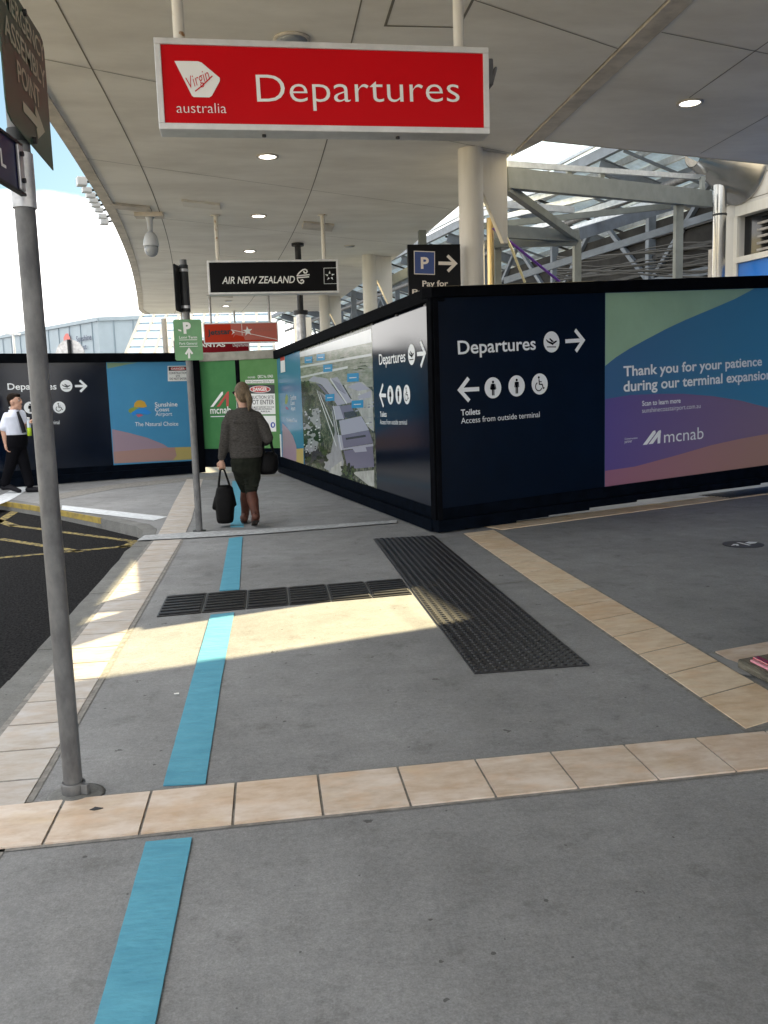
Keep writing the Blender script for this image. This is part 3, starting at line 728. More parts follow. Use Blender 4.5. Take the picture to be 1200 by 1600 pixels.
lettering(pl, 'australia', (276.5,176.5), (354,177), (276.5,161), M['white'], t, .003, bold=-.012, name='wordmark')
lg = MB().face(pl, [pl.uv(*p) for p in ((272.5,95.5),(309,96),(315,98),(343.5,122),(343.5,127),(331,150),(327,152.5),(303,152),(300,150)) ][::-1], .003); obj('logo_tile', lg, M['white'], t)
lettering(pl, 'Virgin', (298,139), (330,124), (294.5,120), M['red'], t, .005, shear=.35, bold=-.01, name='script')
sw = MB().stroke(pl, [pl.uv(*p) for p in ((305,143),(314,136),(332,119))], .006, .005); obj('underline', sw, M['red'], t)
# junction box at the end of the red sign
p = pl.P(pl.L+.05, 3.28, -.1)
jb = MB().beam(p-pl.d*.05, p-pl.d*.005, .1, .15); 
tag(obj('junction_box', jb.beam(p-pl.d*.005-Vector((0,0,.01)), p+pl.d*.012-Vector((0,0,.015)), .07, .1), M['galv'], None, .012), 'small grey junction box at the right end of the red sign', 'junction box')

a = at(323,407,13.4); b = at(528,405,13.42)
pl, t = hung_sign('black airline sign with white lettering and curled logo, second from the camera', 'hanging sign', (a.x,a.y), (b.x,b.y), 2.945, 3.436, .22, M['black_face'], (.16,1.74), M['hanger'], .03)
lettering(pl, 'AIR NEW ZEALAND', (347,443.5), (461,442), (347,432.5), M['white'], t, .004, shear=.22, bold=.012)
def arc(c, r, a0, a1, n=14): return [(c[0]+r*math.cos(math.radians(a0+(a1-a0)*i/n)), c[1]+r*math.sin(math.radians(a0+(a1-a0)*i/n))) for i in range(n+1)]
kl = MB(); mpx = (pl.uv(480,430)-pl.uv(470,430)).length/10
KZ = lambda *q: [pl.uv(250+x/3.871, 370+y/3.871) for x, y in q]
kl.stroke(pl, KZ((828,236),(838,222),(850,210),(864,200),(877,197),(887,202),(890,211),(884,219),(874,219),(869,212),(872,207)), [1.2*mpx]+[2*mpx]*10, .004)
kl.stroke(pl, KZ((830,250),(833,263),(842,276),(854,282),(866,278),(869,268),(862,260),(853,263),(853,269)), [1.2*mpx]+[1.9*mpx]*8, .0045)
kl.stroke(pl, KZ((826,237),(905,229)), 1.8*mpx, .005); kl.stroke(pl, KZ((828,248),(902,242)), 1.8*mpx, .005)
obj('curl_logo', kl, M['white'], t)
al = MB(); c0 = pl.uv(515.5,431)
al.stroke(pl, [pl.uv(506,419), pl.uv(526,418.5), pl.uv(526.5,443), pl.uv(506.5,443.5)], .6*mpx, .004, closed=True)
for k in range(5):
    an = math.radians(90+72*k); q = Vector(c0)+Vector((math.cos(an), math.sin(an)))*5*mpx
    al.face(pl, [q+Vector((math.cos(an), math.sin(an)))*3*mpx, q+Vector((math.cos(an+2.2), math.sin(an+2.2)))*2.4*mpx, q+Vector((math.cos(an+3.6), math.sin(an+3.6)))*2.2*mpx], .004)
obj('star_emblem', al, M['greywhite'], t)

a = at(317,505,23.5); b = at(434,503,23.52)
pl, t = hung_sign('orange-red airline sign with a white star, below the black airline sign', 'hanging sign', (a.x,a.y), (b.x,b.y), 2.845, 3.37, .22, M['orange'], (.2,1.72), M['galv_light'], .028)
pf = MB().face(pl, [pl.uv(*p) for p in ((360,506),(433,505),(435,530.5),(383,531.5),(381,526),(368,523),(364,528),(366,519),(361,515))], .0005); obj('pale_panel', pf, M['orange_pale'], t)  # paler irregular area laid over the sign face
lettering(pl, 'Jetstar', (324.5,523.5), (361,521.5), (324.5,515), M['ink'], t, .004, bold=.03)
lettering(pl, 'Jetstar', (396,518.5), (428,517), (396,510), M['maroon'], t, .003, bold=.0, name='pale_lettering').data.materials[0] = mat('dull_red_print', (.4,.12,.09), .4)
sr = MB(); c0 = pl.uv(387,517.5); mpx = (pl.uv(397,517)-pl.uv(387,517)).length/10
sr.face(pl, [(c0.x+(8 if k % 2 == 0 else 3.2)*mpx*math.cos(math.radians(96+36*k)), c0.y+(8 if k % 2 == 0 else 3.2)*mpx*math.sin(math.radians(96+36*k))) for k in range(10)], .005)
sr.stroke(pl, [pl.uv(361,515.3), pl.uv(433,530.5)], .9*mpx, .0055); sr.stroke(pl, [pl.uv(377.5,505), pl.uv(378.5,524)], .8*mpx, .0045)
sr.face(pl, [pl.uv(*p) for p in ((361,515),(367,519),(362,523),(364,519))], .005)
obj('star', sr, M['white'], t)
a = at(270,531,27.8); b = at(389.5,530,27.82)
pl, t = hung_sign('maroon airline sign with white capitals, half hidden behind the orange-red sign', 'hanging sign', (a.x,a.y), (b.x,b.y), at(389,551,27.8).z, at(389,529,27.8).z, .2, M['maroon'], (.3,1.9), M['galv_light'], .03)
v_ = at(389,551,28.2).z
lettering(pl, 'QANTAS', (303,542.5), (352,541.5), (303,537), M['white'], t, .004, bold=.03)
lettering(pl, 'Departures', (364,541.5), (387.5,541), (364,536.5), M['greywhite'], t, .004, name='wordmark')
# pay-for-parking sign standing behind the hoarding
a = at(637,381,9.75); b = at(719,385,9.76); pl = PL((a.x,a.y),(b.x,b.y)); W = pl.L
t = thing('parking_sign', 'black pay-for-parking sign with blue P and white arrow, rising behind the hoarding corner', 'sign', (a.x,a.y,0))
obj('board', MB().rect(pl, 0, 1.9, W, at(637,382,9.75).z, -.06, 0), M['black_face'], t, .003)
obj('post', MB().rect(pl, W*.45, 0, W*.55, 1.95, -.05, -.01), M['galv'], t)
bx = [pl.uv(*p) for p in ((647,428.5),(679.5,429.5),(679.5,393),(646.5,391.8))]
obj('blue_square', MB().face(pl, bx, .003).face(pl, [bx[0].lerp(bx[2],.035), bx[1].lerp(bx[3],.035), bx[2].lerp(bx[0],.035), bx[3].lerp(bx[1],.035)], .0045, 1), [M['cream'], M['park_blue']], t)
lettering(pl, 'P', (657.5,419.5), (670,419.5), (657.5,401.8), M['cream'], t, .006, bold=.03)
mpx = (pl.uv(700,410)-pl.uv(690,410)).length/10
ar = MB().stroke(pl, [pl.uv(685,411.3), pl.uv(710,411.8)], 5*mpx, .004).stroke(pl, [pl.uv(699,399.5), pl.uv(711.5,411.8), pl.uv(699.5,424)], 4.6*mpx, .0045); obj('arrow', ar, M['cream'], t)
lettering(pl, 'Pay for', (660,447.5), (700,447), (660,438.5), M['cream'], t, .004, bold=.02)
lettering(pl, 'Parking', (644,460), (697,459.5), (644,452), M['cream'], t, .004, bold=.02)

# dome camera under the soffit
p = gp(233,333,ZC); q = at(235,378,13.3); dc = thing('dome_camera', 'grey dome security camera hanging from the soffit edge', 'security camera', (p.x,p.y,ZC))
obj('mount_plate', MB().box((p.x-.2,p.y-.1,ZC-.06),(p.x+.2,p.y+.1,ZC-.004)), M['soffit_lip'], dc, .005)
obj('stem', MB().lathe((p.x,p.y,0), [(.07,ZC-.06),(.045,ZC-.09),(.034,ZC-.27)]), M['cam_white'], dc)
obj('housing', MB().lathe((p.x,p.y,ZC-.26), [(.034,0),(.062,-.02),(.088,-.06),(.106,-.12),(.113,-.18),(.114,-.2),(.104,-.205)]), M['cam_white'], dc)
obj('dome', MB().lathe((p.x,p.y,ZC-.464), [(.098,0),(.1,-.04),(.094,-.075),(.075,-.115),(.045,-.14),(.005,-.15)]), M['cam_dome'], dc)
# flood lights in a row along the curved edge
for i, (px, py) in enumerate(((128,284),(136,297),(142,305),(146,313),(150,320),(155,328),(160,338),(163,346))):
    p = gp(px, py, ZC+.03); Y_ = p.y; big = 1.2 if i in (0, 7) else .8
    mb = MB().beam(p+Vector((-.06,-.02,0)), p+Vector((.05,.02,0)), .11*big, .085*big)
    t = thing('edge_floodlight', 'small pale floodlight in the row along the curved canopy edge', 'floodlight', p, 'floodlights along the canopy edge')
    obj('housing', mb, M['fitting'], t, .008)
    e_ = Vector((ledge(Y_)+.05, Y_+.05, ZC+.06)); obj('arm', MB().beam(p+Vector((.05,.02,0)), e_, .03, .025), M['dark_steel'], t)

# ================================================================ HOARDINGS
KR = (1.67,8.58)
PR = PL(KR, (6.5,10.64)); PLf = PL((.22,16.49), KR); PF = PL((-4.70,15.62), (-1.43,17.03)); PG = PL((-1.26,17.27), (.235,16.52))
def circle_px(pl, c, t):
    a = pl.uv(*c); b = pl.uv(*t); return a, abs(b.y-a.y)
W_ = M['greywhite']
def roundel(pl, c, r, kind, w, par):
    wo = obj('roundel', MB().disc(pl, c, r, w), W_, par); md = MB(); icon(None, md, pl, c, r, kind, w); obj('pictogram', md, M['navy_dull'], wo)
def arrow(pl, tail, head, wd, barb, w, par):
    mb = MB(); arrow_px(mb, pl, tail, head, wd, barb, w); obj('arrow', mb, W_, par)
def icon(mbw, mbd, pl, c, r, kind, w):
    k = r
    U = lambda x, y: (c.x+x*k, c.y+y*k)
    w2 = w+.002
    if kind == 'plane':
        mbd.face(pl, [U(-.72,.2),(U(-.62,.24)),U(-.45,.1),U(.1,-.06),U(.52,.12),U(.68,.12),U(.62,.0),U(.1,-.28),U(-.52,-.04)], w2)
        mbd.face(pl, [U(.0,-.02),U(-.32,.3),U(-.2,.36),U(.28,.04)], w2+.0005); mbd.face(pl, [U(-.1,-.2),U(.1,-.2),U(.24,-.3),U(.12,-.3)], w2+.0005)
        mbd.face(pl, [U(-.6,-.52),U(.55,-.52),U(.55,-.43),U(-.6,-.43)], w2)
    elif kind in ('man', 'woman'):
        mbd.disc(pl, U(0,.56), .13*k, w2, n=16)
        if kind == 'woman':
            mbd.face(pl, [U(-.13,.4),U(-.3,-.18),U(.3,-.18),U(.13,.4)], w2)
        else: mbd.face(pl, [U(-.17,.4),U(-.17,-.15),U(.17,-.15),U(.17,.4)], w2)
        for s in (-1, 1):
            mbd.face(pl, sorted([U(s*.02,-.15),U(s*.15,-.15),U(s*.15,-.72),U(s*.02,-.72)], key=lambda q: math.atan2(q[1]-U(0,-.43)[1], q[0]-U(s*.08,0)[0])), w2+.0004)
            mbd.stroke(pl, [U(s*.2,.37), U(s*(.34 if kind == 'woman' else .25),-.12)], .09*k, w2+.0008)
    else:
        mbd.disc(pl, U(-.12,.62), .12*k, w2, n=16)
        mbd.stroke(pl, [U(-.1,.46),U(-.06,-.02),U(.3,-.04),U(.42,-.42),U(.58,-.36)], .12*k, w2)
        mbd.stroke(pl, [U(-.08,.22),U(.24,.2)], .09*k, w2+.0005)
        mbd.stroke(pl, [U(-.14+.4*math.cos(math.radians(a)), -.24+.4*math.sin(math.radians(a))) for a in range(115, 351, 15)], .1*k, w2+.0008)
def arrow_px(mb, pl, tail, head, wd, barb, w):
    a, b = pl.uv(*tail), pl.uv(*head); d = (b-a).normalized(); n = Vector((-d.y, d.x))
    mb.stroke(pl, [a, b-d*wd*.6], wd, w); mb.stroke(pl, [b-d*barb+n*barb, b, b-d*barb-n*barb], wd, w+.0006)
def split_faces(mb, mats, par):
    for f_, mi in zip(mb.f, mb.m): obj('artwork_shape', MB().add([mb.v[i] for i in f_], [list(range(len(f_)))]), mats[mi], par)
def poly_px(mb, pl, pts, w, mi=0): return mb.face(pl, [pl.uv(*p) for p in pts], w, mi)
def hoard_base(pl, label, u0, u1, cap_uv, skirt_uv, lower_uv):
    t = thing('hoarding', label, 'hoarding', (pl.o.x, pl.o.y, 0))
    obj('cap_rail', MB().plate(pl, cap_uv, -.12, .06), M['black_trim'], t, .006)
    obj('skirt', MB().plate(pl, skirt_uv, -.05, .014), M['navy_dull'], t, .004)
    obj('plinth', MB().plate(pl, lower_uv, -.08, .075), M['navy_dull'], t, .006)
    return t
# ---- right-hand face
t = hoard_base(PR, 'long navy hoarding facing the camera with departures text and thank-you artwork', 0, 7.5,
    [(-.06,2.33),(5.2,2.60),(6.6,2.67),(6.6,2.83),(5.2,2.75),(-.06,2.43)], [(.0,.13),(6.6,.19),(6.6,.41),(5.2,.33),(.0,.24)],
    [(-.05,.012),(.95,.012),(.95,.03),(1.4,.03),(1.4,.045),(2.0,.045),(2.0,.07),(2.75,.07),(2.75,.09),(5,.09),(5,.11),(6.6,.115),(6.6,.2),(.0,.135),(-.05,.135)])
bl, br, tr, tl = PR.uv(690,795), PR.uv(948,757), PR.uv(942,461), PR.uv(690,471)
um = (br.x+tr.x)/2
def top_v(u): return 2.33+.0515*u
def bot_v(u): return .24+.017*u
obj('navy_panel', MB().plate(PR, [(.03,bot_v(0)-.01),(um,bot_v(um)-.02),(um,top_v(um)),(.03,top_v(0))], -.02, 0), M['navy'], t)
obj('corner_post', MB().rect(PR, -.05, .13, .026, 2.36, -.06, .02), M['black_trim'], t, .004)
M['art_blue'] = gradient_mat('printed_blue', (.05,.13,.26), (.055,.25,.4), PR.P(um,0).x, PR.P(5.5,0).x)
M['art_purple'] = gradient_mat('printed_purple', (.11,.075,.27), (.25,.165,.22), PR.P(um,0).x, PR.P(5.2,0).x)
M['art_brown'] = gradient_mat('printed_russet', (.3,.13,.2), (.42,.24,.17), PR.P(um,0).x, PR.P(5.2,0).x)
obj('artwork_panel', MB().plate(PR, [(um,bot_v(um)-.02),(6.6,bot_v(6.6)-.02),(6.6,top_v(6.6)),(um,top_v(um))], -.02, 0), M['art_blue'], t)
Z8 = lambda x, y: (680+x/2.308, 430+y/2.308)
def ext(pts): return [PR.uv(*Z8(*p)) for p in pts]
g1 = ext([(605,77),(612,327),(650,297),(700,265),(760,232),(830,195),(900,162),(1000,120),(1080,86),(1150,48)]); g1[0] = Vector((um+.004, top_v(um)-.003)); g1[-1].y = top_v(g1[-1].x)-.003; g1[1].x = um+.004
obj('green_area', MB().face(PR, g1, .0012), M['green_print'], t)
g2 = ext([(620,703),(614,447),(700,432),(800,428),(900,428),(1000,436),(1100,452),(1200,478),(1290,510)]); g2[0].x = g2[1].x = um+.004
g2 += [Vector((6.55,.95)), Vector((6.55,.5))]; g2.append(Vector((um+.004, bot_v(um)+.03)))
obj('purple_area', MB().face(PR, g2[::-1], .0012), M['art_purple'], t)
g3 = ext([(720,690),(850,655),(1000,612),(1100,590),(1200,572)]); g3 = [Vector((um+.004,bot_v(um)-.012)), Vector((6.55,bot_v(6.55)-.01)), Vector((6.55,1.2))] + g3[::-1] + [Vector((um+.004, PR.uv(*Z8(620,705)).y))]
obj('russet_area', MB().face(PR, g3, .0024), M['art_brown'], t)
gd = ext([(612,220),(690,280),(745,325),(690,300),(612,352)]);
lettering(PR, 'Departures', (715.5,553.5), (837,546), (715.5,532.5), W_, t, .004, bold=.014)
for c_, k_ in (((861.5,534.3),'plane'),((770,606),'woman'),((807,603),'man'),((843,600),'wheel')): c, r = circle_px(PR, c_, (c_[0], c_[1]-16.5)); roundel(PR, c, r, k_, .003, t)
arrow(PR, (883,533.3), (911,531.5), .042, .115, .003, t); arrow(PR, (748.5,607.8), (718,609.4), .042, .115, .003, t)
lettering(PR, 'Toilets', (720,649.3), (750,647), (720,640), W_, t, .004, bold=.018); lettering(PR, 'Access from outside terminal', (720.3,662), (843,651.5), (720.3,653), W_, t, .004)
lettering(PR, 'Thank you for your patience', (973.8,588), (1190,571), (973.8,572), W_, t, .006, bold=.022)
lettering(PR, 'during our terminal expansion', (973.8,612), (1204,592), (973.8,595.5), W_, t, .006, bold=.022)
lettering(PR, 'Scan to learn more', (1002.8,634.2), (1062.8,629.3), (1002.8,626.4), W_, t, .006, bold=.018); lettering(PR, 'sunshinecoastairport.com.au', (1002.8,645.2), (1094,637.4), (1002.8,638), W_, t, .006, bold=-.006)
lettering(PR, 'mcnab', (1037,692), (1098.6,685.3), (1037,673), W_, t, .006, bold=-.002); lettering(PR, 'Construction', (975.5,687.2), (995.4,685.4), (975.5,684.3), W_, t, .006); lettering(PR, 'partner', (975.5,692.2), (987,691), (975.5,688.6), W_, t, .006)
ml = MB(); poly_px(ml, PR, [(1003.8,695.2),(1010.4,694.6),(1024,676.5),(1023.3,672.3),(1019.8,673.3)], .006); poly_px(ml, PR, [(1012.5,694.2),(1019.4,693.3),(1032.3,675.4),(1031.7,671.7),(1028,673.3)], .0065)
poly_px(ml, PR, [(1026.6,693.1),(1030.8,692.5),(1031.9,672),(1027,680)], .007); obj('logo_mark', ml, W_, t)
# ---- left face
t = hoard_base(PLf, 'hoarding running away along the path, with an aerial picture of the airport', 0, PLf.L,
    [(0,2.11),(PLf.L+.0,2.30),(PLf.L,2.43),(0,2.26)], [(0,.13),(PLf.L,.13),(PLf.L,.24),(0,.30)], [(0,.012),(PLf.L-.02,.012),(PLf.L-.02,.135),(0,.135)])
UL = PLf.L
u1_, u2_ = (PLf.uv(585,512).x+PLf.uv(585,762).x)/2, (PLf.uv(470,541).x+PLf.uv(474,727).x)/2
tv = lambda u: 2.13+(2.31-2.13)*u/UL
bv = lambda u: .285-.045*u/UL
def pan(nm, a, b, mt, w=0.): return obj(nm, MB().plate(PLf, [(a,bv(a)),(b,bv(b)),(b,tv(b)-.01),(a,tv(a)-.01)], -.02, w), mt, t)
M['navy_gloss'] = mat('glossy_navy_panel', (.0012,.005,.015), .14, var=.12, scale=3, spec=.35, bump=.01, bscale=4)
M['sky_gloss'] = mat('glossy_blue_print', (.04,.2,.36), .24, spec=.7)
M['trees_print'] = mat('aerial_trees_print', (.03,.04,.025), .24, col2=(.19,.2,.15), scale=16, stretch=(1,1,1), lo=.42, hi=.66, spec=.25)
M['fields_print'] = mat('aerial_fields_print', (.16,.19,.13), .24, col2=(.34,.35,.3), scale=4, stretch=(1,1,6), spec=.3)
M['road_print'] = mat('aerial_road_print', (.3,.31,.33), .26, var=.1, scale=9); M['apron_print'] = mat('aerial_apron_print', (.4,.41,.38), .26, var=.2, scale=5)
M['roof_print'] = mat('aerial_roof_print', (.36,.37,.45), .26); M['roof2_print'] = mat('aerial_roof_shade_print', (.16,.155,.23), .26); M['roof3_print'] = mat('aerial_roof_dark_print', (.04,.04,.05), .26)
M['tree_dark'] = mat('aerial_dark_tree', (.012,.022,.012), .26, spec=.15, var=.5, scale=30); M['tree_mid'] = mat('aerial_mid_tree', (.05,.075,.03), .26, spec=.15, var=.5, scale=30)
M['label_print'] = mat('aerial_label_print', (.02,.25,.5), .26); M['sky_white'] = mat('aerial_sky_print', (.62,.65,.66), .26, var=.06, scale=3)
pan('navy_panel', u1_, UL-.03, M['navy_gloss']); pan('aerial_panel', u2_, u1_, M['trees_print']); pan('artwork_panel', 0.02, u2_, M['sky_gloss'])
obj('corner_post', MB().rect(PLf, UL-.028, .13, UL+.05, 2.36, -.03, .02), M['black_trim'], t, .004)
Z6 = lambda x, y: (430+x/6.153, 520+y/6.153)
def clampu(p, a=None, b=None):
    q = PLf.uv(*p); q.x = min(max(q.x, (a if a is not None else u2_)+.01), (b if b is not None else u1_)-.01); q.y = min(max(q.y, bv(q.x)+.01), tv(q.x)-.02); return q
ap = MB()
def A(pts, mi, w): ap.face(PLf, [clampu(Z6(*p)) for p in pts], w, mi)
A([(235,480),(940,520),(930,60),(930,-40),(235,190)], 0, .001)
A([(235,235),(930,90),(930,-40),(235,190)], 1, .002)
A([(390,540),(480,600),(545,740),(575,960),(545,1100),(520,1400),(640,1460),(660,1240),(600,1000),(560,760),(500,640)], 2, .0015)
A([(470,1190),(540,1150),(525,1330),(470,1300)], 2, .0018)
A([(285,760),(420,720),(440,900),(400,1140),(285,1150)], 2, .0013)
A([(660,500),(840,470),(935,560),(950,950),(890,900),(740,640)], 3, .0016)
A([(740,1340),(950,1320),(955,1480),(900,1480)], 3, .0017)
A([(700,520),(810,470),(910,540),(800,560)], 4, .0022); A([(810,600),(920,560),(925,620),(800,640)], 4, .0023)
A([(315,460),(370,415),(415,430),(380,475)], 4, .0024); A([(385,470),(420,425),(500,440),(560,520),(500,560),(450,500)], 4, .0025)
A([(530,440),(600,425),(745,665),(690,680),(600,560)], 4, .0026); A([(500,560),(560,520),(680,680),(600,700),(560,640)], 4, .0027)
A([(380,475),(450,510),(520,600),(500,600),(440,530)], 5, .0028)
A([(550,705),(630,700),(665,830),(585,835)], 4, .0029); A([(620,705),(735,690),(770,800),(660,820)], 5, .003); A([(660,765),(765,750),(790,800),(670,815)], 6, .0034)
A([(615,845),(830,800),(905,935),(640,985)], 4, .0033); A([(635,985),(905,938),(945,1060),(650,1110)], 5, .0036); A([(680,1010),(870,980),(875,1000),(685,1030)], 6, .0039)
A([(600,980),(640,985),(660,1110),(945,1065),(945,1090),(625,1130)], 4, .0041); A([(660,1135),(940,1090),(955,1290),(700,1310)], 5, .0037); A([(745,1110),(870,1090),(885,1140),(770,1150)], 4, .0045); A([(770,1152),(885,1142),(885,1200),(775,1210)], 5, .0044)
A([(540,1300),(640,1230),(640,1400),(530,1390)], 3, .0019)
for i in range(70):
    f_ = random.random(); yy_ = 720+f_*440; xx_ = 360+random.choice((-70,-30,5,40,75))-f_*30+random.uniform(-9,9)
    A([(xx_,yy_),(xx_+13,yy_-2),(xx_+13,yy_+9),(xx_,yy_+11)], random.choice((1,1,6,6,4)), .0031)
ra = random.Random(9)
def blob(x, y, sx, sy, mi, w): A([(x+sx*math.cos(k*.9)*ra.uniform(.6,1.2), y+sy*math.sin(k*.9)*ra.uniform(.6,1.2)) for k in range(7)], mi, w)
for i in range(230):
    t_ = ra.random(); y_ = 480+t_*800; x_ = 250+ra.uniform(0,1)*(70+t_*200)
    if 300 < x_ < 440 and 700 < y_ < 1150 and ra.random() < .8: continue
    blob(x_, y_, ra.uniform(12,34), ra.uniform(14,40), ra.choice((8,8,9,6)), .0024+i*.000001)
for i in range(60): blob(ra.uniform(640,760), ra.uniform(1270,1460), ra.uniform(8,22), ra.uniform(10,30), ra.choice((8,9)), .0047+i*.000001)
for i in range(26):
    x_, y_ = ra.uniform(245,900), ra.uniform(230,400); A([(x_,y_),(x_+ra.uniform(40,160),y_-ra.uniform(4,20)),(x_+ra.uniform(30,140),y_+3),(x_,y_+ra.uniform(4,9))], ra.choice((0,2,9,3)), .0012+i*.000002)
for i in range(40):
    x_, y_ = ra.uniform(690,930), ra.uniform(520,930); A([(x_,y_),(x_+ra.uniform(8,40),y_-ra.uniform(2,10)),(x_+ra.uniform(8,40),y_+ra.uniform(3,9)),(x_,y_+6)], ra.choice((2,4,5,1)), .00165+i*.000002)
for (xa,ya),(xb,yb2) in (((405,560),(590,1090)),((430,590),(560,900)),((530,440),(690,680)),((240,330),(930,210)),((240,430),(700,330)),((560,700),(640,1130))):
    ap.stroke(PLf, [clampu(Z6(xa,ya)), clampu(Z6(xb,yb2))], .03, .0043, 1)
for i in range(22):
    f_ = i/22; A([(540+f_*60, 445+f_*95),(548+f_*60,444+f_*95),(690+f_*55-60,470+f_*100+20),(682+f_*55-60,472+f_*100+20)][:4], 5 if i % 2 else 4, .00275+i*.000001)
for x, y, a_, b_ in ((285,225,75,70),(400,200,80,70),(465,300,88,78),(695,385,112,88),(485,585,88,74),(738,645,112,80)):
    A([(x,y+8),(x+a_,y),(x+a_,y+b_-6),(x,y+b_)], 7, .005); A([(x+a_*.2,y+b_*.5),(x+a_*.8,y+b_*.46),(x+a_*.8,y+b_*.54),(x+a_*.2,y+b_*.6)], 1, .0056)
obj('aerial_print', ap, [M['fields_print'],M['sky_white'],M['road_print'],M['apron_print'],M['roof_print'],M['roof2_print'],M['roof3_print'],M['label_print'],M['tree_dark'],M['tree_mid']], t)
e = MB(); B_ = lambda *pts: [clampu(Z6(*p), 0.02, u2_) for p in pts]
e.face(PLf, B_((70,870),(120,920),(170,990),(200,1080),(212,1160),(205,1240),(75,1225)), .001, 0); e.face(PLf, B_((205,1115),(272,1110),(275,1290),(205,1245)), .0015, 1)
split_faces(e, [M['pink_print'], M['sand_print']], t)
lettering(PLf, 'Sunshine', Z6(150,650), Z6(203,640), Z6(150,600), W_, t, .004); lettering(PLf, 'Coast', Z6(150,695), Z6(190,690), Z6(150,655), W_, t, .004); lettering(PLf, 'Airport', Z6(155,745), Z6(195,745), Z6(155,705), W_, t, .004)
lettering(PLf, 'The Natural Choice', Z6(112,850), Z6(212,858), Z6(112,820), W_, t, .004)
e = MB(); e.face(PLf, B_((95,680),(100,620),(112,585),(125,620),(122,650),(112,690)), .003, 0); e.face(PLf, B_((100,710),(118,715),(130,740),(110,735)), .003, 1); obj('logo_mark', e, [M['green_logo'], M['pink_logo']], t)
e = MB(); e.face(PLf, B_((50,225),(92,215),(98,375),(55,385)), .003, 0); e.face(PLf, B_((51,228),(91,218),(92,262),(52,272)), .0045, 1)
for k in range(4): e.face(PLf, B_((60,290+k*22),(90,284+k*22),(90,293+k*22),(60,299+k*22)), .0045, 2)
obj('danger_notice', e, [M['white'], M['danger_red'], M['greywhite']], t)
e = MB().rect(PLf, .02, .16, .09, .72, .0, .012); obj('edge_batten', e, M['white'], t)
lettering(PLf, 'Departures', (593,570), (634,565), (593,553.5), W_, t, .004, bold=.012)
for c_, tp, k_ in (((643.4,554),537.5,'plane'),((610.3,617.3),602.5,'woman'),((623.1,616.8),602,'man'),((636,616.4),601,'wheel')): c, r = circle_px(PLf, c_, (c_[0], tp)); roundel(PLf, c, r, k_, .003, t)
arrow(PLf, (652,553.4), (664.5,552), .042, .13, .003, t); arrow(PLf, (603.4,618), (594,617.5), .042, .13, .003, t)
lettering(PLf, 'Toilets', (594.3,651), (604.5,651), (594.3,643), W_, t, .004, bold=.018); lettering(PLf, 'Access from outside terminal', (594.3,662.7), (636.3,663.5), (594.3,655.5), W_, t, .004)
ck = MB()
for k in range(9): u = .6+k*.9; ck.rect(PLf, u, tv(u)-.03, u+.05, tv(u)+.0, .002, .014)
obj('panel_clip', ck, M['galv'], t)
# ---- far hoarding
UF = PF.L
t = hoard_base(PF, 'far navy and sky-blue hoarding across the path behind the walking man', 0, UF,
    [(-4,2.13),(UF+.12,2.13),(UF+.12,2.29),(-4,2.29)], [(-4,.16),(UF+.06,.13),(UF+.06,.25),(-4,.34)], [(-4,.012),(UF,.012),(UF,.16),(-4,.16)])
um = (PF.uv(167,567).x+PF.uv(176,724).x)/2
obj('navy_panel', MB().plate(PF, [(-4,.2),(um,.2),(um,2.14),(-4,2.14)], -.02, 0), M['navy_gloss'], t)
obj('artwork_panel', MB().plate(PF, [(um,.2),(UF+.06,.2),(UF+.06,2.14),(um,2.14)], -.02, 0), M['sky_print'], t)
obj('end_post', MB().rect(PF, UF+.06, .012, UF+.2, 2.16, -.06, .03), M['black_trim'], t)
def cF(p): q = PF.uv(*p); q.x = min(max(q.x, um+.01), UF+.05); q.y = min(max(q.y, .3-.016*(q.x-um)), 2.12); return q
e = MB(); e.face(PF, [cF(p) for p in ((176,726),(175,670.5),(200,676),(230,684),(255,694),(270,704),(274,712),(270,719),(262,724))], .0018, 0)
e.face(PF, [cF(p) for p in ((240,700),(303,698),(304,724),(240,727))], .001, 1); e.face(PF, [cF(p) for p in ((177,706),(235,701),(273,699),(276,712),(270,719),(262,726),(177,727))], .0026, 2)
e.face(PF, [cF(p) for p in ((167,566),(215,566),(196,570),(168,576))], .001, 3)
split_faces(e, [M['pink_print'], M['sand_print'], M['pink_low'], M['lime_print']], t)
lettering(PF, 'Departures', (12,608.9), (88.5,608.3), (12,599), W_, t, .004, bold=.014)
for c_, k_ in (((103.5,603),'plane'),((47.2,637),'woman'),((69.5,637),'man'),((92.5,636.5),'wheel')): c, r = circle_px(PF, c_, (c_[0], c_[1]-9.3)); roundel(PF, c, r, k_, .003, t)
arrow(PF, (117,603.2), (134,603.2), .04, .1, .003, t); arrow(PF, (33,637), (16,637), .04, .1, .003, t)
lettering(PF, 'Access from outside terminal', (18,663.7), (93,662.8), (18,657.5), W_, t, .004)
lettering(PF, 'Sunshine', (242,635.5), (277.3,634.8), (242,628.5), W_, t, .005, bold=.012); lettering(PF, 'Coast', (242,642.9), (264.6,642.5), (242,636.6), W_, t, .005, bold=.012); lettering(PF, 'Airport', (243,650), (269,649.6), (243,643.9), W_, t, .005)
lettering(PF, 'The Natural Choice', (211,666), (278.5,665), (211,659.5), W_, t, .005, bold=.004)
e = MB()
def ell(c, a, b, rot=0., n=24): 
    ca, sa = math.cos(rot), math.sin(rot); return [(c[0]+a*math.cos(k*2*math.pi/n)*ca-b*math.sin(k*2*math.pi/n)*sa, c[1]+a*math.cos(k*2*math.pi/n)*sa+b*math.sin(k*2*math.pi/n)*ca) for k in range(n)]
poly_px(e, PF, [(209,636),(210,630),(214,626),(220,625),(226,628),(229.5,635),(224,637)][::-1], .004, 0)
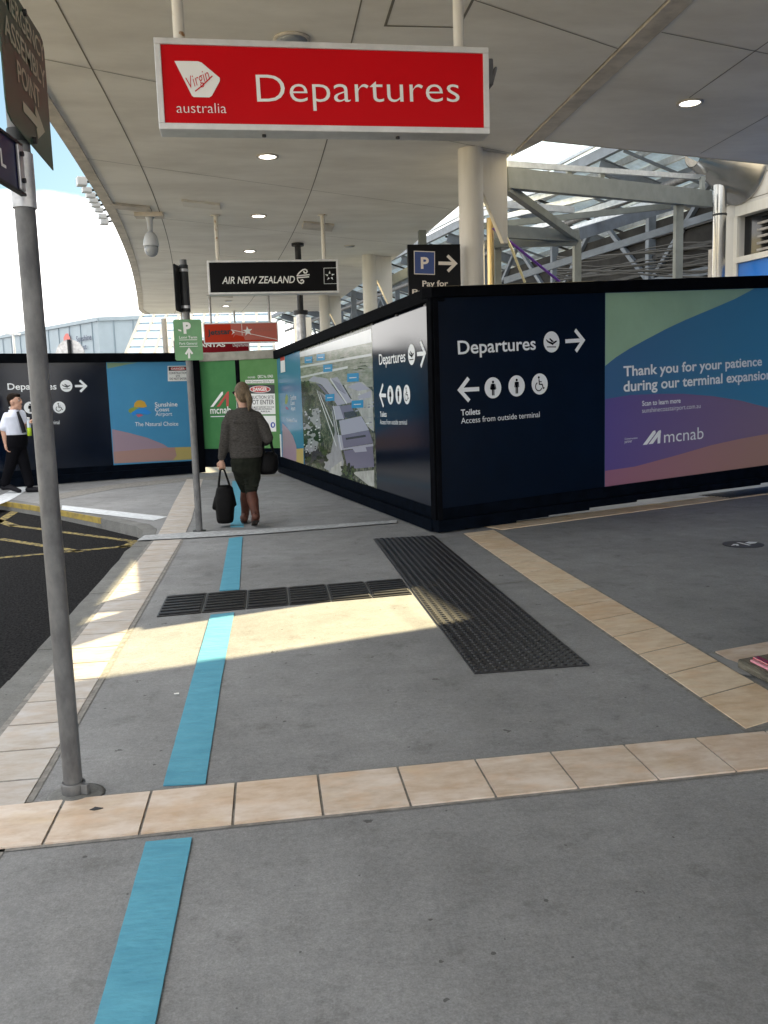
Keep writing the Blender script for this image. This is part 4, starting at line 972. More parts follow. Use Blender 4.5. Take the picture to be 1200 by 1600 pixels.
poly_px(e, PF, ell((209,641),8.5,4.6,-.15), .003, 1); poly_px(e, PF, [(205,645),(214,639),(225,637),(237,645),(230,648),(215,645),(208,650)][::-1], .0045, 2); poly_px(e, PF, [(212,648),(220,647),(224,649),(216,652)][::-1], .004, 3)
obj('logo_mark', e, [M['yellow_logo'], M['green_logo'], M['blue_logo'], M['pink_logo']], t)
# danger notices fixed to the panels
nt_ = thing('danger_notice', 'white construction-site danger notice at the top of the sky-blue far panel', 'notice', PF.P(PF.uv(262,596).x, PF.uv(262,596).y, 0))
poly = [(262.3,595.8),(293.5,595.2),(293.2,571.4),(261.8,571.8)]
obj('plate', MB().plate(PF, [PF.uv(*p) for p in poly], .001, .006), M['white'], nt_)
e = MB(); poly_px(e, PF, [(263.3,579.5),(292.5,579),(292.3,572.6),(263,573)], .0075, 0); poly_px(e, PF, ell((278,576),12.5,2.7)[::-1], .0085, 1); obj('header', e, [M['ink'], M['danger_red']], nt_)
lettering(PF, 'DANGER', (267.5,577.7), (288.5,577.5), (267.5,574.4), M['white'], nt_, .0095, bold=.02); lettering(PF, 'CONSTRUCTION', (264,584.6), (292,584.3), (264,581.2), M['ink'], nt_, .008, bold=.01); lettering(PF, 'SITE', (274.5,589), (281,589), (274.5,585.8), M['ink'], nt_, .008, bold=.01); lettering(PF, 'DO NOT ENTER', (265,593.6), (291.5,593.3), (265,590.2), M['ink'], nt_, .008, bold=.01)
# ---- green gates
UG = PG.L
t = thing('hoarding_gate', 'green two-leaf hoarding gate with a white and red slanted logo', 'gate', (PG.o.x, PG.o.y, 0))
uvp = lambda *p: PG.uv(*p)
ga = (uvp(312,565).x+uvp(319,700).x)/2+.0; gb_ = (uvp(367,562).x+uvp(375,700).x)/2; gc = (uvp(375,561).x+uvp(379,700).x)/2; gd_ = (uvp(436,558).x+uvp(441,700).x)/2
zt, zb = uvp(340,564).y, uvp(345,701).y
obj('left_leaf', MB().rect(PG, ga, zb, gb_, zt, -.03, 0), M['gate_green'], t); obj('right_leaf', MB().rect(PG, gc, zb, gd_, zt, -.03, 0), M['gate_green_light'], t)
obj('stile_and_gap', MB().rect(PG, gb_, .1, gc, zt, -.05, .012).rect(PG, ga-.05, .1, ga, zt, -.05, .012), M['black_trim'], t)  # black centre strip stands in for the dark gap between the leaves
obj('skirt', MB().rect(PG, ga, .1, gb_-.002, zb, -.03, .006).rect(PG, gc+.002, .1, gd_, zb, -.03, .006), M['navy_dull'], t)
obj('top_rail', MB().rect(PG, ga-.05, zt, gd_+.05, zt+.16, -.06, .03), mat('grey_rail', (.26,.25,.21), .6, var=.2, scale=5), t, .006)
Z7 = lambda x, y: (300+x/8, 560+y/8)
e = MB(); poly_px(e, PG, [Z7(*p) for p in ((232,607),(268,604),(388,450),(388,415),(368,420))], .004, 0); poly_px(e, PG, [Z7(*p) for p in ((308,606),(348,602),(440,470),(462,412),(440,420))], .004, 1); poly_px(e, PG, [Z7(*p) for p in ((430,600),(460,598),(463,412),(428,480))], .0045, 1)
obj('logo_mark', e, [M['white'], M['mcred']], t)
lettering(PG, 'mcnab', Z7(232,692), Z7(490,684), Z7(232,604), M['white'], t, .004, bold=.01); obj('tagline', MB().stroke(PG, [PG.uv(*Z7(234,728)), PG.uv(*Z7(490,722))], .014, .004), M['greywhite'], t)
nt_ = thing('site_notice', 'stacked site safety notices on the right green gate leaf', 'notice', PG.P(gc+.3, 1.2, 0))
e = MB()
poly_px(e, PG, [Z7(*p) for p in ((668,312),(1028,308),(1028,262),(668,270))], .003, 0)
poly_px(e, PG, [Z7(*p) for p in ((560,440),(1036,438),(1032,328),(556,332))], .003, 1); poly_px(e, PG, [Z7(*p) for p in ((560,700),(1046,696),(1038,440),(560,442))], .0045, 0); poly_px(e, PG, [Z7(*p) for p in ((570,920),(1054,914),(1046,716),(566,720))], .003, 0)
obj('plate', e, [M['white'], M['ink']], nt_)
e = MB(); poly_px(e, PG, ell(Z7(852,386),16.5,5.4)[::-1], .005, 0); poly_px(e, PG, ell(Z7(852,386),15.5,4.7)[::-1], .006, 1); obj('oval', e, [M['white'], M['danger_red']], nt_)
e = MB(); poly_px(e, PG, ell(Z7(1012,832),3.6,4.6)[::-1], .005, 0); poly_px(e, PG, ell(Z7(1014,832),1.4,2.6)[::-1], .006, 1); obj('symbol', e, [M['blue_dot'], M['white']], nt_)
lettering(PG, 'DANGER', Z7(765,408), Z7(940,404), Z7(765,364), M['white'], nt_, .008, bold=.03)
for s_, y_, h_, x0_, x1_ in (('CONSTRUCTION SITE',506,38,600,1025),('DO NOT ENTER',576,56,610,1028),('ALL VISITORS MUST REPORT TO THE',622,20,620,1028),('SITE OFFICE BEFORE ENTERING',646,20,640,1000),('THIS AREA',676,20,740,980)): lettering(PG, s_, Z7(x0_,y_), Z7(x1_,y_-4), Z7(x0_,y_-h_), M['ink'], nt_, .007, bold=.006)
lettering(PG, 'mcnab', Z7(700,248), Z7(790,246), Z7(700,220), M['white'], nt_, .004); lettering(PG, 'QBCC No. 109450', Z7(822,244), Z7(1014,240), Z7(822,208), M['white'], nt_, .004, bold=.01)
lettering(PG, 'McNab Developments (QLD) Pty Ltd', Z7(680,304), Z7(1016,300), Z7(680,276), M['ink'], nt_, .005)

# ================================================================ POLES
pp = thing('sign_pole', 'near galvanised round pole with a collar base, at the left tile edge', 'pole', (-.77,3.15,0))
obj('shaft', MB().cyl((-.77,3.15,0),(-.77,3.15,3.6),.0335,n=40), M['galv'], pp)
obj('base_collar', MB().lathe((-.77,3.15,0), [(.042,.006),(.043,.046),(.037,.05),(.035,.046)]).beam((-.735,3.13,.028),(-.71,3.118,.028),.02,.036), M['galv'], pp, .003)
rb = random.Random(5); mb = MB(); mb.lathe((-.76,3.13,0), [(.105,.0015),(.09,.006),(.05,.009)]); obj('mortar_pad', mb, M['kerb'], pp)
obj('clamp_sleeve', MB().cyl((-.77,3.15,2.07),(-.77,3.15,2.245),.039,n=40), M['galv_light'], pp)
PS = PL((-.728,2.80),(-.728,3.44)); PS.n = Vector((1,0,0))
PS = PL((-.728,2.80),(-.728,3.44))
zs0 = 2.275
t = thing('assembly_sign', 'dark green emergency assembly point sign with a pointing arrow, high on the near pole', 'sign', (-.728,3.1,2.27))
W = .64; Hh = .66; r_ = .05
def rrect(u0, v0, u1, v1, r, n=6):
    o_ = []
    for cx, cy, a0 in ((u1-r,v0+r,-90),(u1-r,v1-r,0),(u0+r,v1-r,90),(u0+r,v0+r,180)):
        o_ += [(cx+r*math.cos(math.radians(a0+90*i/n)), cy+r*math.sin(math.radians(a0+90*i/n))) for i in range(n+1)]
    return o_
uA, uB = PS.uv(13,183).x-.01, PS.uv(84,268).x
sg = [(uA+.05,2.283),(uB,2.268),(uB,2.66)] + [(uB-.03+.03*math.cos(math.radians(a)), 2.70+.03*math.sin(math.radians(a))) for a in (0,30,60,90)] + [(uA+.04,2.73),(uA,2.70),(uA,2.33),(uA+.012,2.3)]
sg = [(uA+.05,2.278),(uB,2.262),(uB,2.86),(uB-.04,2.90),(uA+.04,2.90),(uA,2.86),(uA,2.33),(uA+.012,2.295)]
vt = PS.uv(76,75).y
sg = [(uA+.05,2.278),(uB,2.262),(uB,vt-.04),(uB-.012,vt-.012),(uB-.05,vt),(uA+.04,vt),(uA,vt-.04),(uA,2.33),(uA+.012,2.295)]
obj('plate', MB().plate(PS, sg, -.004, 0), M['assembly_green'], t)
Z1 = lambda x, y: (x/5, y/5)
uw = uB-uA
hs = (vt-2.27)
def stext(s_, f0, f1, g0, g1): lettering(PS, s_, (uA+uw*f0, 2.27+hs*g0), (uA+uw*f1, 2.27+hs*g0), (uA+uw*f0, 2.27+hs*g1), M['assembly_ink'], t, .002, bold=.012, is_uv=True)
stext('EMERGENCY', .05, .97, .80, .94); stext('ASSEMBLY', .08, .95, .585, .735); stext('POINT', .28, .76, .365, .515)
e = MB().stroke(PS, [(uA+uw*.34,2.27+hs*.22),(uA+uw*.76,2.27+hs*.22)], .032, .002).stroke(PS, [(uA+uw*.62,2.27+hs*.31),(uA+uw*.76,2.27+hs*.22),(uA+uw*.62,2.27+hs*.13)], .032, .0026); obj('arrow', e, M['assembly_ink'], t)
for f_, g_ in ((.52,.95),(.52,.045)):
    p = PS.P(uA+uw*f_, 2.27+hs*g_, 0); obj('bolt', MB().cyl(p, p+PS.n*.012, .011, n=10), M['dark_steel'], t)
for z in (2.3,2.66): obj('bracket', MB().cyl((-.77,3.15,z-.02),(-.77,3.15,z+.02),.038,n=24).beam((-.745,3.15,z),(-.7335,3.15,z),.05,.03), M['dark_steel'], t)
# navy blade sign
d_ = Vector((.1,1,0)).normalized(); e_ = Vector((-.745,3.10)); s_ = e_-Vector((.06,.6))
PB = PL((s_.x,s_.y),(e_.x,e_.y))
t = thing('blade_sign', 'navy blade sign with a white letter L, clamped to the near pole', 'sign', (e_.x,e_.y,2.1))
ub = PB.uv(28,228); lv = (PB.uv(0,280).y, PB.uv(0,206).y)
obj('plate', MB().plate(PB, [(-.1,lv[0]),(ub.x,lv[0]),(ub.x,lv[1]),(-.1,lv[1])], -.004, 0), M['navy_sign'], t)
obj('frame', MB().rect(PB, -.1, lv[0]-.008, ub.x+.02, lv[0], -.01, .008).rect(PB, -.1, lv[1], ub.x+.02, lv[1]+.008, -.01, .008), M['dark_steel'], t)
obj('clamp', MB().rect(PB, ub.x-.03, lv[0]+.002, ub.x+.01, lv[1]-.002, .001, .012), M['galv_light'], t, .004)
for f_ in (.22,.78):
    p = PB.P(ub.x-.018, lv[0]+(lv[1]-lv[0])*f_, .012); obj('bolt', MB().cyl(p, p+PB.n*.01, .008, n=8), M['ink'], t)
lettering(PB, 'L', (0.5,258), (8.5,263), (.5,232), M['white'], t, .003, bold=.02)
# second pole
x2, y2 = -.79, 9.5
pp = thing('sign_pole', 'thin far grey pole standing beside the walking woman', 'pole', (x2,y2,0))
obj('shaft', MB().cyl((x2,y2,0),(x2,y2,2.86),.036,n=28), M['galv'], pp); obj('base_plate', MB().cyl((x2,y2,.001),(x2,y2,.012),.07,n=20), M['dark_steel'], pp)
top = proj_z = at(283,416,y2).z
t = thing('parking_direction_sign', 'green long-term parking sign with white P and up arrow, on the far pole', 'sign', (x2,y2-.05,1.9))
a = at(269.5,500,y2-.06); b = at(315,499,y2-.02); PP = PL((a.x,a.y),(b.x,b.y))
pc = [PP.uv(*p) for p in ((274.5,563.5),(317.5,563),(314.5,499),(270,499.5))]
u0 = (pc[0].x+pc[3].x)/2; u1 = (pc[1].x+pc[2].x)/2
obj('plate', MB().plate(PP, rrect(u0, pc[0].y, u1, pc[2].y, .02), -.004, 0), M['sign_green'], t)
lettering(PP, 'P', (287,520.5), (299,520), (287,503.5), M['white'], t, .003, bold=.05)
lettering(PP, 'Long Term', (280,529), (308,528.8), (280,525), M['white'], t, .003, bold=.015); lettering(PP, 'Park General', (280.5,538.8), (308,538.3), (280.5,534.8), M['greywhite'], t, .003, bold=.005)
e = MB().stroke(PP, [PP.uv(280,531.3), PP.uv(308,530.8)], .006, .003).stroke(PP, [PP.uv(280.5,541.6), PP.uv(309,541)], .006, .003)
e.stroke(PP, [PP.uv(295.5,560), PP.uv(295.3,546.5)], .022, .003).stroke(PP, [PP.uv(290,553.5), PP.uv(295.2,545.5), PP.uv(300.8,553)], .02, .0036)
poly_px(e, PP, [(278,514.5),(283,515.5),(283.5,518),(279,517),(277.5,518),(281,516.5)][:4], .003); obj('printed_mark', e, M['white'], t)
for z in (1.87, 2.2): obj('bracket', MB().cyl((x2,y2,z-.015),(x2,y2,z+.015),.042,n=20), M['dark_steel'], t)
t = thing('pole_top_sign', 'dark sign plate seen almost edge-on at the top of the far pole', 'sign', (x2,y2,2.5))
zb_, zt_ = at(280,487,9.45).z, at(275,414,9.45).z
a = at(273,450,9.32); b = at(285,450,9.62); PT = PL((a.x,a.y),(b.x,b.y))
obj('plate', MB().plate(PT, rrect(0, zb_, PT.L, zt_, .04), -.005, 0), M['dark_steel'], t)
obj('post_sleeve', MB().cyl((x2,y2,zb_),(x2,y2,zt_+.005),.047,n=24), M['dark_steel'], t)
for z in (zb_+.05, zt_-.05): obj('band', MB().cyl((x2,y2,z-.014),(x2,y2,z+.014),.05,n=24), M['galv_light'], t)

# ================================================================ TERMINAL behind the hoarding, steel frames
TD = Vector((-.18,.984)).normalized(); F0 = Vector((7.45,14.0))
A_ = F0+TD*30; B__ = F0-TD*12
WL = PL((A_.x,A_.y),(B__.x,B__.y))
tm_ = thing('terminal_building', 'cream clad terminal wall with window and bright blue panel, at the right behind the hoarding', 'building', (F0.x,F0.y,0))
uc = WL.uv(1117,350).x
uw0, uw1 = WL.uv(1155,380).x, WL.L
# clad wall from the corner towards the camera side, with a window opening
vw0, vw1 = WL.uv(1157,402).y, WL.uv(1158,338).y
zr = 6.33
wb = MB()
wb.rect(WL, uc, 0, uw0, zr, -.2, 0); wb.rect(WL, uw0, vw1, WL.L, zr, -.2, 0); wb.rect(WL, uw0, 0, WL.L, vw0-.04, -.2, -.03)
obj('wall', wb, M['cladding'], tm_)
e = MB()
for k in range(8): z = vw1+.22+k*.33; e.rect(WL, uc, z, WL.L, z+.012, .0, .006)
obj('cladding_seam', e, M['joint'], tm_)
obj('window', MB().rect(WL, uw0, vw0, WL.L, vw1, -.12, -.1), M['window_dark'], tm_)
e = MB()
for k in range(5): e.beam(WL.P(uw0+.35, vw0+.06+k*.1, -.06), WL.P(WL.L, vw0+.06+k*.1, -.06), .05, .035)
obj('reflection_bar', e, M['plaster'], tm_)  # pale bars stand in for louvre-like reflections in the dark pane
obj('sill', MB().rect(WL, uw0-.03, vw0-.09, WL.L, vw0, -.02, .05), M['column'], tm_); obj('window_head', MB().rect(WL, uw0-.05, vw1, WL.L, vw1+.16, .001, .05), M['column'], tm_)
obj('jamb', MB().rect(WL, uw0-.09, 0, uw0-.005, vw1, .001, .04), M['column'], tm_)
obj('blue_panel', MB().rect(WL, uw0+.005, 0, WL.L, vw0-.095, -.029, .01), M['blue_panel'], tm_)
# corner pilaster left of the pipe
obj('corner_pilaster', MB().rect(WL, uc-.05, 0, uc+.12, 3.6, .001, .08), M['plaster'], tm_)
# stripped section: near-black wall standing in for interior shade, slab edge and broken plaster
ve = 4.72
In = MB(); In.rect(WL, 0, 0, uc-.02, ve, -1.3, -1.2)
obj('interior_shade_wall', In, M['shade_int'], tm_)
ib_ = MB()
for k in range(9): ib_.rect(WL, 1+k*1.7, ve-1.0, 1.06+k*1.7+.1, ve-.02, -1.199, -1.1)
for z_ in (.35,.75,1.05): ib_.rect(WL, 0, ve-z_, uc-.1, ve-z_+.07, -1.195, -1.12)
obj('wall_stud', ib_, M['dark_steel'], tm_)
obj('floor_slab', MB().rect(WL, 2, 2.2, uc-.02, 2.4, -1.19, -.9), M['shade_int'], tm_)
pb = MB(); 
for a_, b_, h_ in ((uc-4.3,uc-2.6,2.86),(uc-2.5,uc-.9,3.02),(uc-.8,uc-.05,2.7)): pb.plate(WL, [(a_,1.5),(b_,1.5),(b_,h_),(b_-.3,h_+.05),(a_+.4,h_-.06),(a_,h_-.02)], -.6, -.5)
obj('broken_wall', pb, M['plaster'], tm_, .01)
# hopper and downpipe
t = thing('rain_hopper', 'stainless half-cone rain hopper with a round downpipe on the terminal wall', 'downpipe', (F0.x,F0.y,0))
cc = WL.uv(1158,262); n_ = 20
vs = []
for w_, r_, dz in ((.0,.63,0),(.05,.63,0),(.06,.56,0),(.9,.2,.07)):
    vs += [WL.P(cc.x+r_*math.cos(math.pi+math.pi*k/n_), cc.y+.1+dz+r_*1.05*math.sin(math.pi+math.pi*k/n_), w_+.001) for k in range(n_+1)]
hb = MB().add(vs, [(i*(n_+1)+k, i*(n_+1)+k+1, (i+1)*(n_+1)+k+1, (i+1)*(n_+1)+k) for i in range(3) for k in range(n_)], 0, True)
vs2 = [v+Vector((0,0,.012)) for v in vs]
hb.add(vs2, [(i*(n_+1)+k, i*(n_+1)+k+1, (i+1)*(n_+1)+k+1, (i+1)*(n_+1)+k) for i in range(3) for k in range(n_)], 0, True)
obj('hopper', hb, M['stainless'], t)
pc_ = WL.P(cc.x-.02, 0, .37)
obj('downpipe', MB().cyl((pc_.x,pc_.y,0),(pc_.x,pc_.y,cc.y-.2),.1,n=28), M['stainless'], t); obj('pipe_band', MB().cyl((pc_.x,pc_.y,cc.y-.74),(pc_.x,pc_.y,cc.y-.71),.108,n=28), M['dark_steel'], t)
# terminal roof: skillion with foil underside, rising to its edge
t = thing('terminal_roof', 'sloping stripped terminal roof with silver foil underside and exposed purlins', 'roof', (7,14,6))
T3 = Vector((TD.x,TD.y,0)); O3 = Vector((TD.y,-TD.x,0))       # O3 points away from the path
E0 = at(937,232,17.3)
sl_ = Vector((O3.x,O3.y,-.30))
def RP(s, q, dz=0.): return E0 + T3*s + sl_*q + Vector((0,0,dz))
M['foil'] = mat('silver_foil', (.6,.7,.82), .28, .5, var=.2, scale=5, bump=1., bscale=7)
_t = M['foil'].node_tree; _tr = _t.nodes.new('ShaderNodeBsdfTranslucent'); _tr.inputs[0].default_value = (.5,.7,1,1); _mx = _t.nodes.new('ShaderNodeMixShader'); _mx.inputs[0].default_value = .06
_t.links.new(_t.nodes['Principled BSDF'].outputs[0], _mx.inputs[1]); _t.links.new(_tr.outputs[0], _mx.inputs[2]); _t.links.new(_mx.outputs[0], _t.nodes['Material Output'].inputs[0])
mb = MB(); nS, nQ = 60, 14; rf = random.Random(11); vs = []
for i in range(nS+1):
    for j in range(nQ+1): vs.append(RP(-9+i*.75, j*.6, rf.uniform(-.03,.03)))
mb.add(vs, [(i*(nQ+1)+j, i*(nQ+1)+j+1, (i+1)*(nQ+1)+j+1, (i+1)*(nQ+1)+j) for i in range(nS) for j in range(nQ)])
obj('foil', mb, M['foil'], t)
obj('roof_batten', MB().beam(RP(-9,-.06,.05),RP(36,-.06,.05),.08,.06), M['zinc'], t)
obj('edge_beam', MB().beam(RP(-9,0,-.12),RP(36,0,-.12),.1,.2), M['steel_blue'], t)
rcv = random.Random(17)
for s in range(-6, 34, 2):
    for q in (4.0, 5.4, 6.8):
        if rcv.random() < .62: obj('dark_gap_panel', MB().prism([RP(s+.05,q,-.2),RP(s+1.95,q,-.2),RP(s+1.95,q+1.35,-.2),RP(s+.05,q+1.35,-.2)], (0,0,.02)), M['shade_int'], t)  # near-black panels stand in for the shaded gaps under the foil
for q, z_ in ((2.2,-.75),(3.4,-.95),(1.5,-1.0),(2.9,-1.15),(.6,-.8)): obj('duct', MB().tube([RP(-8,q,z_), RP(10,q,z_), RP(34,q,z_)], .07, 12), M['galv'], t)
for q in (.5,1.,1.5,2.,2.6,3.2,3.8,4.4,5.,5.6,6.2,6.8): obj('purlin', MB().beam(RP(-9,q,-.1),RP(36,q,-.1),.05,.13), M['zinc'] if int(q*10) % 3 else M['steel_blue'], t)
for k in range(34): obj('batten', MB().beam(RP(-8.5+k*1.3,.1,-.19), RP(-8.5+k*1.3,7.8,-.19), .045, .05), M['dark_steel'] if k % 2 else M['steel_blue'], t)
for s in range(-8, 34, 4): obj('rafter', MB().ibeam(RP(s,0,-.32),RP(s,8.3,-.32),.12,.26), M['steel_blue'], t)
for s in range(-8, 34, 4):
    p = RP(s,1.2,-.45); obj('roof_post', MB().beam((p.x,p.y,0),p,.16,.16), M['steel_blue'], t)
for s in range(-8, 30, 4):
    a = RP(s,1.2,-.5); b = RP(s+4,1.2,-.5); zl = 3.5; a2 = Vector((a.x,a.y,zl)); b2 = Vector((b.x,b.y,zl))
    obj('brace', MB().beam(a2, a.lerp(b,.5), .09, .09).beam(b2, a.lerp(b,.5), .09, .09), M['steel_blue'], t)
    obj('tie_beam', MB().beam(a2, b2, .09, .16), M['steel_blue'], t)
# steel frames between canopy and terminal
def frame_member(label, a, b, w_, h_, mt, ib=False, name='steel_beam', cat='steel beam'):
    mb = MB()
    (mb.ibeam if ib else mb.beam)(a, b, w_, h_); return tag(obj(name, mb, mt, None), label, cat)
Z5 = lambda x, y: (750+x/3.158, 230+y/3.158)
def Q(x, y, Y): return at(*Z5(x, y), Y)
frame_member('deep grey-green steel beam spanning from the nearest column to the rain hopper', Q(122,153,10.6), Q(1130,258,13.2), .12, .24, M['frame'])
frame_member('slim silver rail running above the deep grey-green beam', Q(130,83,10.7), Q(1105,150,13.2), .05, .07, M['zinc'])
for x, lb in ((600,'middle'),(1097,'right-hand'),(438,'left-hand')):
    f_ = (x-130)/975; frame_member(lb+' short stub holding the silver rail above the deep beam', Q(x,100+f_*45,10.7+f_*2.4), Q(x,160+f_*70,10.7+f_*2.4), .07, .06, M['frame'], name='stub_post', cat='steel post')
p = Q(980,280,12.8); frame_member('grey-green post under the right end of the deep beam', (p.x,p.y,0), p, .115, .1, M['frame'], name='steel_post', cat='steel post')
p = Q(478,460,12.6); frame_member('grey-green post where the diagonal brace meets the lower beams', (p.x,p.y,0), p, .1, .1, M['frame'], name='steel_post', cat='steel post')
p = Q(82,300,12.0); frame_member('grey post just right of the brass pole', (p.x,p.y,0), p, .09, .09, M['frame'], name='steel_post', cat='steel post')
frame_member('dark diagonal brace falling right from the nearest column fin', Q(130,200,10.6), Q(478,450,12.6), .09, .1, M['frame'])
frame_member('thin grey-green beam rising to the right under the deep beam', Q(10,390,12.8), Q(938,290,13.), .06, .085, M['frame'])
frame_member('lower grey-green beam meeting the diagonal brace', Q(85,415,11.6), Q(478,440,12.6), .09, .16, M['frame'])
frame_member('lowest grey-green beam left of the brace post', Q(20,480,11.8), Q(478,468,12.6), .08, .1, M['frame'])
frame_member('blue-grey beam rising from the brace post towards the terminal roof', Q(478,430,12.7), Q(960,280,14.8), .1, .17, M['steel_blue'])
frame_member('pale blue purlin left over between column and terminal', Q(20,275,13.5), Q(460,310,14.2), .06, .1, M['zinc'])
frame_member('blue-grey beam standing out behind the second column', at(600,445,19), at(700,395,17.6), .1, .2, M['frame'])
p = at(660,385,14.5); frame_member('grey post behind the pay-for-parking sign', (p.x,p.y,0), (p.x,p.y,p.z+.25), .12, .12, M['frame'], name='steel_post', cat='steel post')
p = at(552,455,21.); frame_member('dark post behind the second column', (p.x,p.y,0), (p.x,p.y,p.z), .12, .12, M['steel_blue'], name='steel_post', cat='steel post')
for i, (a, b) in enumerate((((10,330),(420,205)),((10,370),(620,225)),((250,405),(760,245)),((440,410),(880,262)),((0,300),(300,205)))):
    tag(obj('roof_purlin', MB().beam(Q(a[0],a[1],17.5), Q(b[0],b[1],14.5), .06, .1), M['zinc']), 'loose silver purlin sloping up to the right behind the steel frame', 'steel beam', 'silver purlins behind the frame')
frame_member('long blue-grey bottom chord rising towards the hopper', Q(120,660,16.5), Q(1150,335,14.3), .07, .12, M['steel_blue'])
# cables
rc = random.Random(21)
for k in range(13):
    y0_ = 600+rc.uniform(-70,60); y1_ = 470+k*14+rc.uniform(-20,20); pts = []
    for i in range(13):
        f_ = i/12; x = 380+f_*790; y = y0_+70*(1-f_)*0+(y1_-y0_)*f_+16*math.sin(f_*math.pi*(1+k % 3))*rc.uniform(.6,1)+ (8 if k % 2 else -6)*math.sin(5*f_+k)
        pts.append(Q(x, y, 18.3-3.9*f_))
    red = False
    tag(obj('loose_cable', MB().tube(pts, .012 if k % 3 else .02, 6), M['red_cable'] if red else M['cable']), 'loose red cable strung along the stripped terminal' if red else 'loose grey cable or conduit strung along the stripped terminal', 'cable', 'red cables' if red else 'grey cables along the stripped terminal')
# strap and rope at the column
frame_member('purple strap running down to the right from the nearest column', Q(66,400,10.9), Q(390,662,11.4), .045, .012, M['purple'], name='strap', cat='strap')
tag(obj('rope', MB().tube([Q(70,330,10.7), Q(110,400,10.7), Q(160,510,10.9), Q(222,668,11.)], .016, 8), M['rope']), 'pale yellow rope hanging from the nearest column fin', 'rope')

# ================================================================ BACKGROUND beyond the far hoarding
a = at(-80,545,84); c = at(156,545,60); b = at(245,545,58)
zt_ = at(156,501.6,60).z
bt = thing('hangar_building', 'pale blue ribbed building with navy lettering, beyond the far hoarding', 'building', (c.x,c.y,0))
PA = PL((a.x,a.y),(c.x,c.y)); PBk = PL((c.x,c.y),(b.x+6,b.y))
back = Vector((-3,22,0))
mb = MB().prism([(a.x,a.y,0),(c.x,c.y,0),(b.x+6,b.y,0),(b.x+6,b.y+22,0),(a.x,a.y+20,0)][::-1], (0,0,zt_)); obj('wall', mb, M['ribbed'], bt)
e = MB()
for k in range(26): u = PA.L-.9-k*1.75; e.rect(PA, u, 0, u+.07, zt_-.02, .001, .05)
for k in range(12): u = 1.0+k*1.3; e.rect(PBk, u, 0, u+.07, zt_-.02, .001, .05)
obj('rib', e, M['rib_line'], bt); obj('parapet', MB().rect(PA, -.1, zt_, PA.L+.1, zt_+.25, -.3, .1).rect(PBk, .1, zt_, PBk.L, zt_+.25, -.3, .1), M['ribbed'], bt)
lettering(PA, 'Sunshine', (122,534.5), (145.5,530.5), (122,525.5), M['ink_navy'], bt, .12, bold=.01); lettering(PA, 'Coast', (122,548), (138,545), (122,540), M['ink_navy'], bt, .12, bold=.01)
e = MB(); poly_px(e, PA, [(102,535),(102,527),(105,521.5),(109,521),(112,528),(113,534)][::-1], .12); obj('logo_mark', e, M['coral'], bt)
p = at(110,560,19); rs_ = thing('round_sign', 'grey back of a round sign on a dark post, above the far hoarding', 'sign', (p.x,p.y,0))
cz = at(110,556,19).z; obj('disc', MB().cyl((p.x,p.y,cz),(p.x+.004,p.y+.012,cz),.335,n=40), M['galv_light'], rs_); obj('post', MB().cyl((p.x,p.y-.04,0),(p.x,p.y-.04,cz+.33),.035,n=16), M['dark_steel'], rs_)
p = at(22,545,42); sl2 = thing('street_lamp', 'pale twin-arm street lamp beyond the far hoarding', 'street lamp', (p.x,p.y,0))
zt_ = at(21,523,42).z; obj('pole', MB().cyl((p.x,p.y,0),(p.x,p.y,zt_),.07,.05,n=12), M['alu'], sl2); obj('arm', MB().beam(at(-25,518,42), at(31,522,42), .12, .1), M['alu'], sl2)
# glazed awning at the canopy end
gl = thing('glass_awning', 'pale blue glazed awning with slanted mullions at the far end of the canopy', 'awning', (-5,34,3))
Y1_, Y2_ = 36., 31.
cA, cB, cD, cE = at(226,484,Y1_), at(420,480,Y1_-2), at(196,556,Y2_), at(430,556,Y2_-2)
obj('glass', MB().prism([cD,cE,cB,cA], (0,0,.03)), M['glasspane'], gl)
for k in range(11):
    f_ = k/10; obj('mullion', MB().beam(cD.lerp(cE,f_)+Vector((0,-.05,0)), cA.lerp(cB,f_)+Vector((0,-.05,0)), .09, .12), M['mullion'], gl)
for k in range(1, 6):
    f_ = k/6; obj('transom', MB().beam(cD.lerp(cA,f_)+Vector((0,-.06,0)), cE.lerp(cB,f_)+Vector((0,-.06,0)), .05, .06), M['rib_line'], gl)
p = at(258,530,30); tag(obj('awning_post', MB().cyl((p.x,p.y,0),(p.x,p.y,at(258,498,30).z),.09,n=16), M['mullion']), 'cream post at the far canopy end, left of the green parking sign', 'post')

